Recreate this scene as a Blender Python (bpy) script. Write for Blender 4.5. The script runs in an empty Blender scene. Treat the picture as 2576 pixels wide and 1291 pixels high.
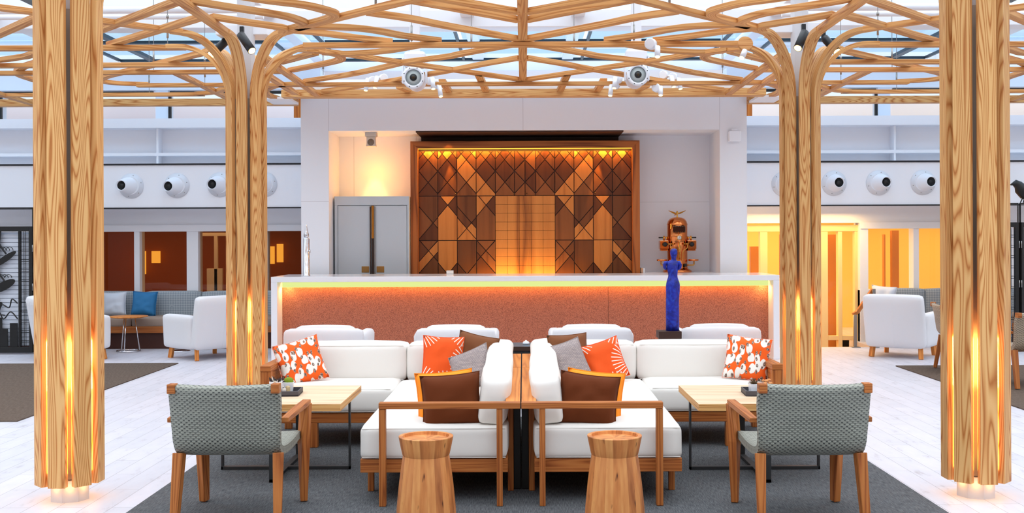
import bpy, bmesh, math, random
from mathutils import Vector, Matrix, noise
PI = math.pi
SC = bpy.context.scene
COL = SC.collection
rnd = random.Random(7)

# ------------------------------------------------------------------ camera
F = 2700.0; VX, VY = 1317.0, 602.0; ROLL = 0.004; EYE = 1.6
cam = bpy.data.cameras.new('camera')
cam.sensor_width = 36.0; cam.sensor_fit = 'HORIZONTAL'
cam.lens = F * 36.0 / 2576.0
cam.shift_x = -(VX - 1288.0) / 2576.0
cam.shift_y = (VY - 645.5) / 2576.0
cam.clip_end = 200
co = bpy.data.objects.new('camera', cam); COL.objects.link(co)
co.location = (0, 0, EYE)
co.rotation_euler = (Matrix.Rotation(PI / 2, 3, 'X') @ Matrix.Rotation(-ROLL, 3, 'Z')).to_euler()
SC.camera = co

# ------------------------------------------------------------------ world, exposure
SC.view_settings.view_transform = 'Standard'
SC.view_settings.look = 'None'
SC.view_settings.gamma = 1.0
SC.view_settings.use_curve_mapping = False
SC.view_settings.exposure = 0.06
W = bpy.data.worlds.new('sky'); SC.world = W; W.use_nodes = True
wn = W.node_tree.nodes; wl = W.node_tree.links
bg = wn['Background']
tc = wn.new('ShaderNodeTexCoord'); sx = wn.new('ShaderNodeSeparateXYZ')
mr = wn.new('ShaderNodeMapRange'); mr.inputs[1].default_value = 0.0; mr.inputs[2].default_value = 1.0
mr.inputs[3].default_value = 0.0; mr.inputs[4].default_value = 1.0
rp = wn.new('ShaderNodeValToRGB')
rp.color_ramp.elements[0].color = (0.52, 0.60, 0.67, 1); rp.color_ramp.elements[0].position = 0.05
rp.color_ramp.elements[1].color = (2.3, 2.34, 2.4, 1); rp.color_ramp.elements[1].position = 0.9
wl.new(tc.outputs['Generated'], sx.inputs[0]); wl.new(sx.outputs[2], mr.inputs[0])
wl.new(mr.outputs[0], rp.inputs[0]); wl.new(rp.outputs[0], bg.inputs[0])
bg.inputs[1].default_value = 1.27

def light(name, kind, loc, energy, color, parent=None, size=0.02, rot=None, spot=None, sizey=None, blend=0.4):
    l = bpy.data.lights.new(name, kind); l.energy = energy; l.color = color
    if kind in ('POINT', 'SPOT'): l.shadow_soft_size = size
    if kind == 'AREA':
        l.size = size
        if sizey: l.shape = 'RECTANGLE'; l.size_y = sizey
    if kind == 'SPOT': l.spot_size = spot; l.spot_blend = blend
    o = bpy.data.objects.new(name, l); COL.objects.link(o); o.location = loc
    if rot: o.rotation_euler = rot
    if parent: o.parent = parent
    return o
WARM = (1.0, 0.50, 0.13)

# ------------------------------------------------------------------ pixel -> place (used to read the plan off the photograph)
def at(px, py, Y):
    dx = px - VX; dy = py - VY
    ux = dx - ROLL * dy; uy = ROLL * dx + dy
    return Vector((ux * Y / F, Y, EYE - uy * Y / F))

# ------------------------------------------------------------------ materials
MATS = {}
def newmat(name):
    m = bpy.data.materials.new(name); m.use_nodes = True
    n = m.node_tree.nodes; l = m.node_tree.links
    b = n['Principled BSDF']
    MATS[name] = m
    return m, n, l, b
def lin(c):
    return tuple(((x / 255 + 0.055) / 1.055) ** 2.4 if x > 10 else x / 255 / 12.92 for x in c) + (1,)
def plain(name, c, rough=0.6, metal=0.0, spec=0.5, bump=0, bscale=200, sheen=0):
    m, n, l, b = newmat(name)
    b.inputs['Base Color'].default_value = lin(c); b.inputs['Roughness'].default_value = rough
    b.inputs['Metallic'].default_value = metal; b.inputs['Specular IOR Level'].default_value = spec
    if sheen: b.inputs['Sheen Weight'].default_value = sheen
    t = n.new('ShaderNodeTexCoord'); nz = n.new('ShaderNodeTexNoise'); nz.inputs['Scale'].default_value = bscale
    l.new(t.outputs['Object'], nz.inputs['Vector'])
    if bump:
        bp = n.new('ShaderNodeBump'); bp.inputs['Strength'].default_value = bump; bp.inputs['Distance'].default_value = 0.002
        l.new(nz.outputs['Fac'], bp.inputs['Height']); l.new(bp.outputs[0], b.inputs['Normal'])
    return m
def glow(name, c, strength):
    m, n, l, b = newmat(name)
    b.inputs['Base Color'].default_value = (0, 0, 0, 1); b.inputs['Specular IOR Level'].default_value = 0.0
    b.inputs['Emission Color'].default_value = lin(c); b.inputs['Emission Strength'].default_value = strength
    return m
def mth(n, l, op, a, b=None, c=None):
    k = n.new('ShaderNodeMath'); k.operation = op
    for i, v in enumerate((a, b, c)):
        if v is None: continue
        if isinstance(v, (int, float)): k.inputs[i].default_value = v
        else: l.new(v, k.inputs[i])
    return k.outputs[0]
def ramp(n, l, fac, stops, interp='LINEAR'):
    r = n.new('ShaderNodeValToRGB'); r.color_ramp.interpolation = interp
    e = r.color_ramp.elements
    while len(e) < len(stops): e.new(0.5)
    for i, (p, c) in enumerate(stops):
        e[i].position = p; e[i].color = c if len(c) == 4 else lin(c)
    l.new(fac, r.inputs[0]); return r.outputs[0]
def wood(name, light_c, mid_c, dark_c, bands=34, ulen=0.45, vsc=7.0, rough=0.5, fibre=0.25, var=0.12, spec=0.3):
    """plank figure from level lines of a stretched noise field; UV in metres, u along the plank"""
    m, n, l, b = newmat(name)
    uv = n.new('ShaderNodeUVMap'); oi = n.new('ShaderNodeObjectInfo')
    sep = n.new('ShaderNodeSeparateXYZ'); l.new(uv.outputs[0], sep.inputs[0])
    seed = mth(n, l, 'MULTIPLY', oi.outputs['Random'], 57.0)
    cb = n.new('ShaderNodeCombineXYZ')
    l.new(mth(n, l, 'MULTIPLY', sep.outputs[0], ulen), cb.inputs[0])
    l.new(mth(n, l, 'MULTIPLY', sep.outputs[1], vsc), cb.inputs[1]); l.new(seed, cb.inputs[2])
    nz = n.new('ShaderNodeTexNoise'); nz.inputs['Scale'].default_value = 1.0; nz.inputs['Detail'].default_value = 1.2
    nz.inputs['Roughness'].default_value = 0.35
    l.new(cb.outputs[0], nz.inputs['Vector'])
    s = mth(n, l, 'SINE', mth(n, l, 'MULTIPLY', nz.outputs['Fac'], bands * 2.0))
    s = mth(n, l, 'MULTIPLY_ADD', s, 0.5, 0.5)
    s = mth(n, l, 'POWER', s, 0.55)
    cb2 = n.new('ShaderNodeCombineXYZ')
    l.new(mth(n, l, 'MULTIPLY', sep.outputs[0], 6.0), cb2.inputs[0])
    l.new(mth(n, l, 'MULTIPLY', sep.outputs[1], 260.0), cb2.inputs[1]); l.new(seed, cb2.inputs[2])
    nf = n.new('ShaderNodeTexNoise'); nf.inputs['Scale'].default_value = 1.0; nf.inputs['Detail'].default_value = 2.0
    l.new(cb2.outputs[0], nf.inputs['Vector'])
    f = mth(n, l, 'ADD', mth(n, l, 'MULTIPLY', s, 1 - fibre), mth(n, l, 'MULTIPLY', nf.outputs['Fac'], fibre))
    c = ramp(n, l, f, [(0.12, dark_c), (0.45, mid_c), (0.85, light_c)])
    hv = n.new('ShaderNodeHueSaturation')
    l.new(mth(n, l, 'MULTIPLY_ADD', oi.outputs['Random'], 2 * var, 1 - var), hv.inputs['Value'])
    l.new(c, hv.inputs['Color']); l.new(hv.outputs[0], b.inputs['Base Color'])
    b.inputs['Roughness'].default_value = rough; b.inputs['Specular IOR Level'].default_value = spec
    return m
def weave(name, c1, c2, gap, bw=0.03, bh=0.0095):
    """flat strands passing over and under hidden stakes; UV in metres"""
    m, n, l, b = newmat(name)
    uv = n.new('ShaderNodeUVMap'); sep = n.new('ShaderNodeSeparateXYZ'); l.new(uv.outputs[0], sep.inputs[0])
    vr = mth(n, l, 'DIVIDE', sep.outputs[1], bh); row = mth(n, l, 'FLOOR', vr); fv = mth(n, l, 'SUBTRACT', vr, row)
    ph = mth(n, l, 'ADD', mth(n, l, 'DIVIDE', sep.outputs[0], bw), mth(n, l, 'MULTIPLY', row, 0.5))
    cw = mth(n, l, 'COSINE', mth(n, l, 'MULTIPLY', ph, 2 * PI))
    edge = mth(n, l, 'MULTIPLY', mth(n, l, 'ABSOLUTE', mth(n, l, 'SUBTRACT', fv, 0.5)), 2.0)
    dome = mth(n, l, 'SUBTRACT', 1.0, mth(n, l, 'MULTIPLY', edge, edge))
    hgt = mth(n, l, 'ADD', mth(n, l, 'MULTIPLY', dome, 0.6), mth(n, l, 'MULTIPLY_ADD', cw, 0.3, 0.3))
    under = mth(n, l, 'MULTIPLY', mth(n, l, 'LESS_THAN', fv, 0.36), mth(n, l, 'LESS_THAN', cw, -0.35))
    wn_ = n.new('ShaderNodeTexWhiteNoise'); wn_.noise_dimensions = '1D'; l.new(row, wn_.inputs['W'])
    base = ramp(n, l, wn_.outputs[0], [(0.0, c1), (1.0, c2)])
    mx = n.new('ShaderNodeMix'); mx.data_type = 'RGBA'; l.new(under, mx.inputs[0]); l.new(base, mx.inputs[6]); mx.inputs[7].default_value = lin(gap)
    l.new(mx.outputs[2], b.inputs['Base Color'])
    bp = n.new('ShaderNodeBump'); bp.inputs['Strength'].default_value = 0.9; bp.inputs['Distance'].default_value = 0.004
    l.new(hgt, bp.inputs['Height']); l.new(bp.outputs[0], b.inputs['Normal'])
    b.inputs['Roughness'].default_value = 0.5
    return m
def glass(name, tint, refl=1.0, rough=0.0):
    m = bpy.data.materials.new(name); m.use_nodes = True; MATS[name] = m
    n = m.node_tree.nodes; l = m.node_tree.links
    n.remove(n['Principled BSDF'])
    tr = n.new('ShaderNodeBsdfTransparent'); tr.inputs[0].default_value = tint
    gl = n.new('ShaderNodeBsdfGlossy'); gl.inputs['Roughness'].default_value = rough
    fr = n.new('ShaderNodeFresnel'); fr.inputs[0].default_value = 1.5
    mx = n.new('ShaderNodeMixShader')
    l.new(mth(n, l, 'MULTIPLY', fr.outputs[0], refl), mx.inputs[0])
    l.new(tr.outputs[0], mx.inputs[1]); l.new(gl.outputs[0], mx.inputs[2])
    l.new(mx.outputs[0], n['Material Output'].inputs[0])
    return m

ASH = wood('ash wood', (226, 176, 114), (210, 150, 88), (176, 106, 50), bands=78, ulen=0.5, vsc=8.5)
ASHB = wood('ash batten', (212, 156, 96), (198, 136, 76), (174, 108, 52), bands=34, ulen=0.4, vsc=12.0)
TEAK = wood('teak', (190, 118, 60), (172, 98, 46), (130, 66, 28), bands=40, ulen=0.4, vsc=14.0, var=0.06, fibre=.4)
TEAKL = wood('oiled teak', (228, 148, 74), (214, 132, 60), (186, 104, 42), bands=24, ulen=0.4, vsc=9.0, var=0.05, fibre=.4)
OAK = wood('oak top', (232, 206, 176), (226, 194, 160), (212, 174, 136), bands=20, ulen=0.5, vsc=4.0, var=0.03, fibre=.5)
OAKE = wood('oak edge', (222, 172, 108), (208, 152, 88), (172, 112, 56), bands=40, ulen=0.3, vsc=20, var=0.03)
WHITE = plain('white panel', (244, 246, 252), 0.5)
WHITEW = plain('warm white panel', (240, 241, 246), 0.6)
CREAM = plain('cream frame', (232, 226, 214), 0.5)
STEEL = plain('white steel', (232, 236, 244), 0.4)
SOLID = plain('white solid surface', (240, 240, 244), 0.12, spec=0.6)
FAB = plain('ivory canvas', (232, 228, 222), 0.9, bump=0.25, bscale=700, sheen=0.1)
FABW = plain('white upholstery', (230, 229, 232), 0.9, bump=0.2, bscale=500, sheen=0.1)
BLACK = plain('black steel', (14, 13, 13), 0.45)
GUN = plain('grey steel', (52, 54, 56), 0.5, metal=0.3)
SPOTB = plain('spot black', (22, 26, 32), 0.4)
CHROME = plain('chrome', (225, 225, 228), 0.08, metal=1.0)
BRUSH = plain('brushed steel', (150, 148, 146), 0.35, metal=1.0)
COPPER = plain('polished copper', (228, 140, 82), 0.12, metal=1.0)
BRASS = plain('brass', (222, 170, 84), 0.18, metal=1.0)
DKBR = plain('dark walnut', (58, 32, 20), 0.5)
DRED = plain('dark mahogany', (70, 30, 16), 0.5)
GASK = plain('glazing gasket', (24, 44, 54), 0.4)
CAB = plain('cabinet grey', (196, 203, 210), 0.45)
CABB = plain('brass plate', (176, 140, 86), 0.3, metal=0.9)
POTW = plain('white ceramic', (238, 238, 244), 0.25)
TRAYM = plain('slate tray', (74, 70, 74), 0.6)
GREEN = plain('cactus green', (88, 128, 26), 0.8)
SUCC = plain('dark succulent', (58, 42, 40), 0.7)
SUCL = plain('pale spine', (222, 214, 200), 0.7)
DRY = plain('dry plant', (112, 90, 64), 0.9)
PAPER = plain('paper', (240, 226, 200), 0.9)
SUGARB = plain('kraft', (206, 178, 132), 0.9)
MUSH = plain('mushroom tan', (206, 140, 84), 0.8)
MUSHW = plain('mushroom pale', (232, 204, 176), 0.8)
BEIGE = plain('shaded beige panel', (214, 206, 198), 0.6)
SILV = plain('silver fabric', (214, 220, 230), 0.7, bump=0.2, bscale=60)
BLUEF = plain('blue fabric', (34, 112, 164), 0.7, bump=0.2, bscale=60)
BROWNF = plain('brown velvet', (98, 44, 12), 0.8, bump=0.35, bscale=25, spec=0.2)
BROWNK = plain('taupe brown fabric', (122, 70, 34), 0.85, bump=0.3, bscale=30)
AMBER = plain('amber velvet', (255, 146, 16), 0.85, bump=0.3, bscale=40)
STRAW = plain('louvre white', (226, 232, 244), 0.6)
ORW = wood('orange door', (214, 124, 48), (200, 106, 36), (160, 74, 20), bands=10, vsc=20)
INT = plain('lit interior', (252, 206, 120), 0.7)
INTD = plain('brown interior', (138, 66, 22), 0.6)
TAUPE = plain('taupe seat', (150, 130, 116), 0.9, bump=0.2)
SCREENBK = plain('screen back', (10, 9, 9), 0.5)

# stave stool
def stave():
    m, n, l, b = newmat('stave wood')
    uv = n.new('ShaderNodeUVMap'); sep = n.new('ShaderNodeSeparateXYZ'); l.new(uv.outputs[0], sep.inputs[0])
    st = mth(n, l, 'FLOOR', mth(n, l, 'MULTIPLY', sep.outputs[1], 22.0))
    wn_ = n.new('ShaderNodeTexWhiteNoise'); wn_.noise_dimensions = '1D'; l.new(st, wn_.inputs['W'])
    cb = n.new('ShaderNodeCombineXYZ')
    l.new(mth(n, l, 'MULTIPLY', sep.outputs[0], 3.0), cb.inputs[0]); l.new(mth(n, l, 'MULTIPLY', sep.outputs[1], 18.0), cb.inputs[1]); l.new(st, cb.inputs[2])
    nz = n.new('ShaderNodeTexNoise'); nz.inputs['Scale'].default_value = 1.6; nz.inputs['Detail'].default_value = 3; l.new(cb.outputs[0], nz.inputs['Vector'])
    f = mth(n, l, 'ADD', mth(n, l, 'MULTIPLY', wn_.outputs[0], 0.3), mth(n, l, 'MULTIPLY', nz.outputs['Fac'], 0.75))
    c = ramp(n, l, f, [(0.2, (150, 82, 38)), (0.5, (208, 130, 70)), (0.85, (236, 170, 102))])
    cb3 = n.new('ShaderNodeCombineXYZ')
    l.new(mth(n, l, 'MULTIPLY', sep.outputs[0], 7.0), cb3.inputs[0]); l.new(mth(n, l, 'MULTIPLY', sep.outputs[1], 22.0), cb3.inputs[1])
    nk = n.new('ShaderNodeTexNoise'); nk.inputs['Scale'].default_value = 1.3; l.new(cb3.outputs[0], nk.inputs['Vector'])
    kn = ramp(n, l, nk.outputs['Fac'], [(0.26, (90, 44, 20)), (0.36, (255, 255, 255))])
    mx = n.new('ShaderNodeMix'); mx.data_type = 'RGBA'; mx.blend_type = 'MULTIPLY'; mx.inputs[0].default_value = 0.9
    l.new(c, mx.inputs[6]); l.new(kn, mx.inputs[7]); l.new(mx.outputs[2], b.inputs['Base Color'])
    b.inputs['Roughness'].default_value = 0.4
    return m
STAVE = stave()
def floor_mat():
    m, n, l, b = newmat('travertine planks')
    t = n.new('ShaderNodeTexCoord'); mp = n.new('ShaderNodeMapping'); mp.inputs['Rotation'].default_value = (0, 0, PI / 2)
    l.new(t.outputs['Object'], mp.inputs[0])
    br = n.new('ShaderNodeTexBrick'); l.new(mp.outputs[0], br.inputs['Vector'])
    br.inputs['Scale'].default_value = 1; br.inputs['Brick Width'].default_value = 0.92; br.inputs['Row Height'].default_value = 0.165
    br.inputs['Mortar Size'].default_value = 0.0016; br.inputs['Bias'].default_value = 0.0
    br.inputs['Color1'].default_value = lin((216, 214, 222)); br.inputs['Color2'].default_value = lin((208, 207, 215)); br.inputs['Mortar'].default_value = lin((150, 146, 150))
    m2 = n.new('ShaderNodeMapping'); m2.inputs['Scale'].default_value = (5, 1.6, 1); l.new(t.outputs['Object'], m2.inputs[0])
    nz = n.new('ShaderNodeTexNoise'); nz.inputs['Scale'].default_value = 2.2; nz.inputs['Detail'].default_value = 8; nz.inputs['Roughness'].default_value = 0.65
    l.new(m2.outputs[0], nz.inputs['Vector'])
    v = ramp(n, l, nz.outputs['Fac'], [(0.28, (206, 200, 198)), (0.42, (246, 246, 248)), (0.7, (255, 255, 255))])
    mx = n.new('ShaderNodeMix'); mx.data_type = 'RGBA'; mx.blend_type = 'MULTIPLY'; mx.inputs[0].default_value = 0.8
    l.new(br.outputs['Color'], mx.inputs[6]); l.new(v, mx.inputs[7]); l.new(mx.outputs[2], b.inputs['Base Color'])
    b.inputs['Roughness'].default_value = 0.45; b.inputs['Specular IOR Level'].default_value = 0.3
    return m
def rug_mat(name, a, c):
    m, n, l, b = newmat(name)
    t = n.new('ShaderNodeTexCoord'); mp = n.new('ShaderNodeMapping'); mp.inputs['Scale'].default_value = (240, 14, 1)
    l.new(t.outputs['Object'], mp.inputs[0])
    nz = n.new('ShaderNodeTexNoise'); nz.inputs['Scale'].default_value = 1; nz.inputs['Detail'].default_value = 3; l.new(mp.outputs[0], nz.inputs['Vector'])
    n2 = n.new('ShaderNodeTexNoise'); n2.inputs['Scale'].default_value = 300; l.new(t.outputs['Object'], n2.inputs['Vector'])
    f = mth(n, l, 'ADD', mth(n, l, 'MULTIPLY', nz.outputs['Fac'], 0.7), mth(n, l, 'MULTIPLY', n2.outputs['Fac'], 0.3))
    l.new(ramp(n, l, f, [(0.35, a), (0.65, c)]), b.inputs['Base Color']); b.inputs['Roughness'].default_value = 0.95
    b.inputs['Specular IOR Level'].default_value = 0.1
    return m
FLOORM = floor_mat()
RUGG = rug_mat('charcoal rug', (64, 66, 70), (112, 114, 117))
RUGB = rug_mat('brown rug', (78, 66, 58), (116, 102, 92))
def leather():
    m, n, l, b = newmat('copper leather')
    t = n.new('ShaderNodeTexCoord'); vo = n.new('ShaderNodeTexVoronoi'); vo.inputs['Scale'].default_value = 120
    l.new(t.outputs['Object'], vo.inputs['Vector'])
    l.new(ramp(n, l, vo.outputs['Distance'], [(0.1, (206, 128, 98)), (0.7, (146, 82, 60))]), b.inputs['Base Color'])
    bp = n.new('ShaderNodeBump'); bp.invert = True; bp.inputs['Strength'].default_value = 0.6; bp.inputs['Distance'].default_value = 0.004
    l.new(vo.outputs['Distance'], bp.inputs['Height']); l.new(bp.outputs[0], b.inputs['Normal']); b.inputs['Roughness'].default_value = 0.5
    return m
LEATHER = leather()
WICK = weave('grey wicker', (160, 162, 150), (146, 148, 138), (34, 36, 36), bw=0.030, bh=0.0122)
WICKT = weave('tan wicker', (176, 158, 134), (160, 144, 124), (66, 56, 46), bw=0.04, bh=0.012)
def diamond_fab():
    m, n, l, b = newmat('grey diamond fabric')
    t = n.new('ShaderNodeTexCoord'); mp = n.new('ShaderNodeMapping'); mp.inputs['Rotation'].default_value = (0, PI / 4, 0)
    l.new(t.outputs['Object'], mp.inputs[0])
    ck = n.new('ShaderNodeTexChecker'); ck.inputs['Scale'].default_value = 38; l.new(mp.outputs[0], ck.inputs[0])
    ck.inputs[1].default_value = lin((138, 148, 156)); ck.inputs[2].default_value = lin((166, 174, 180))
    l.new(ck.outputs[0], b.inputs['Base Color']); b.inputs['Roughness'].default_value = 0.9
    return m
DIAM = diamond_fab()
def floral():
    m, n, l, b = newmat('orange leaf print')
    uv = n.new('ShaderNodeUVMap'); mp = n.new('ShaderNodeMapping'); mp.inputs['Scale'].default_value = (1.05, 0.62, 1); mp.inputs['Rotation'].default_value = (0, 0, 0.5)
    l.new(uv.outputs[0], mp.inputs[0])
    nz = n.new('ShaderNodeTexNoise'); nz.inputs['Scale'].default_value = 9; l.new(mp.outputs[0], nz.inputs['Vector'])
    mixv = n.new('ShaderNodeVectorMath'); mixv.operation = 'MULTIPLY_ADD'; mixv.inputs[1].default_value = (0.05, 0.05, 0)
    l.new(nz.outputs['Color'], mixv.inputs[0]); l.new(mp.outputs[0], mixv.inputs[2])
    vo = n.new('ShaderNodeTexVoronoi'); vo.voronoi_dimensions = '2D'; vo.inputs['Scale'].default_value = 16.0; l.new(mixv.outputs[0], vo.inputs['Vector'])
    leaf = ramp(n, l, vo.outputs['Distance'], [(0.40, (244, 240, 232)), (0.44, (246, 96, 10))])
    v2 = n.new('ShaderNodeTexVoronoi'); v2.voronoi_dimensions = '2D'; v2.inputs['Scale'].default_value = 21.0; v2.inputs['Randomness'].default_value = 0.8
    m3 = n.new('ShaderNodeMapping'); m3.inputs['Location'].default_value = (0.37, 0.21, 0); l.new(mixv.outputs[0], m3.inputs[0]); l.new(m3.outputs[0], v2.inputs['Vector'])
    bird = ramp(n, l, v2.outputs['Distance'], [(0.19, (1, 1, 1, 1)), (0.24, (0, 0, 0, 1))])
    nz2 = n.new('ShaderNodeTexNoise'); nz2.inputs['Scale'].default_value = 130; l.new(uv.outputs[0], nz2.inputs['Vector'])
    bc = ramp(n, l, nz2.outputs['Fac'], [(0.45, (84, 48, 34)), (0.6, (196, 176, 160))])
    mx = n.new('ShaderNodeMix'); mx.data_type = 'RGBA'; l.new(bird, mx.inputs[0]); l.new(leaf, mx.inputs[6]); l.new(bc, mx.inputs[7])
    l.new(mx.outputs[2], b.inputs['Base Color']); b.inputs['Roughness'].default_value = 0.85
    return m
def frond():
    m, n, l, b = newmat('orange frond print')
    uv = n.new('ShaderNodeUVMap'); sep = n.new('ShaderNodeSeparateXYZ'); l.new(uv.outputs[0], sep.inputs[0])
    tot = None
    for (cx, cy) in ((-0.2, 0.26), (0.22, 0.27), (-0.21, -0.25), (0.03, -0.3), (0.25, -0.05)):
        ax = mth(n, l, 'SUBTRACT', sep.outputs[0], cx); ay = mth(n, l, 'SUBTRACT', sep.outputs[1], cy)
        r = mth(n, l, 'SQRT', mth(n, l, 'ADD', mth(n, l, 'MULTIPLY', ax, ax), mth(n, l, 'MULTIPLY', ay, ay)))
        an = mth(n, l, 'ARCTAN2', ay, ax)
        s = mth(n, l, 'SINE', mth(n, l, 'MULTIPLY', an, 34.0))
        wv = mth(n, l, 'GREATER_THAN', s, mth(n, l, 'MULTIPLY_ADD', r, 2.6, 0.32))
        k = mth(n, l, 'MULTIPLY', wv, mth(n, l, 'MULTIPLY', mth(n, l, 'GREATER_THAN', r, 0.03), mth(n, l, 'LESS_THAN', r, 0.19)))
        tot = k if tot is None else mth(n, l, 'MAXIMUM', tot, k)
    l.new(ramp(n, l, tot, [(0.4, (238, 84, 10)), (0.6, (244, 236, 222))]), b.inputs['Base Color']); b.inputs['Roughness'].default_value = 0.85
    return m
def knit():
    m, n, l, b = newmat('grey geometric weave')
    uv = n.new('ShaderNodeUVMap'); mp = n.new('ShaderNodeMapping'); mp.inputs['Rotation'].default_value = (0, 0, 0.3); l.new(uv.outputs[0], mp.inputs[0])
    br = n.new('ShaderNodeTexBrick'); l.new(mp.outputs[0], br.inputs['Vector'])
    br.inputs['Scale'].default_value = 1; br.inputs['Brick Width'].default_value = 0.02; br.inputs['Row Height'].default_value = 0.0115; br.inputs['Mortar Size'].default_value = 0.001
    br.inputs['Color1'].default_value = lin((176, 160, 154)); br.inputs['Color2'].default_value = lin((160, 146, 142)); br.inputs['Mortar'].default_value = lin((104, 96, 110))
    l.new(br.outputs['Color'], b.inputs['Base Color']); b.inputs['Roughness'].default_value = 0.85
    return m
FLORAL, FROND, KNIT = floral(), frond(), knit()
def lapis():
    m, n, l, b = newmat('blue pigment')
    t = n.new('ShaderNodeTexCoord'); nz = n.new('ShaderNodeTexNoise'); nz.inputs['Scale'].default_value = 14; nz.inputs['Detail'].default_value = 8; nz.inputs['Distortion'].default_value = 1.5
    l.new(t.outputs['Object'], nz.inputs['Vector'])
    l.new(ramp(n, l, nz.outputs['Fac'], [(0.35, (6, 20, 110)), (0.55, (14, 40, 168)), (0.72, (30, 84, 190))]), b.inputs['Base Color'])
    b.inputs['Roughness'].default_value = 0.45
    return m
LAPIS = lapis()
GROOF = glass('roof glass', (0.95, 0.98, 1.0, 1), 0.10)
GBLUE = glass('blue roof glass', (0.74, 0.86, 0.97, 1), 0.15)
GWIN = glass('window glass', (0.90, 0.82, 0.72, 1), 0.55)
GCLR = glass('clear glass', (0.98, 0.99, 0.99, 1), 0.3)

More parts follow.
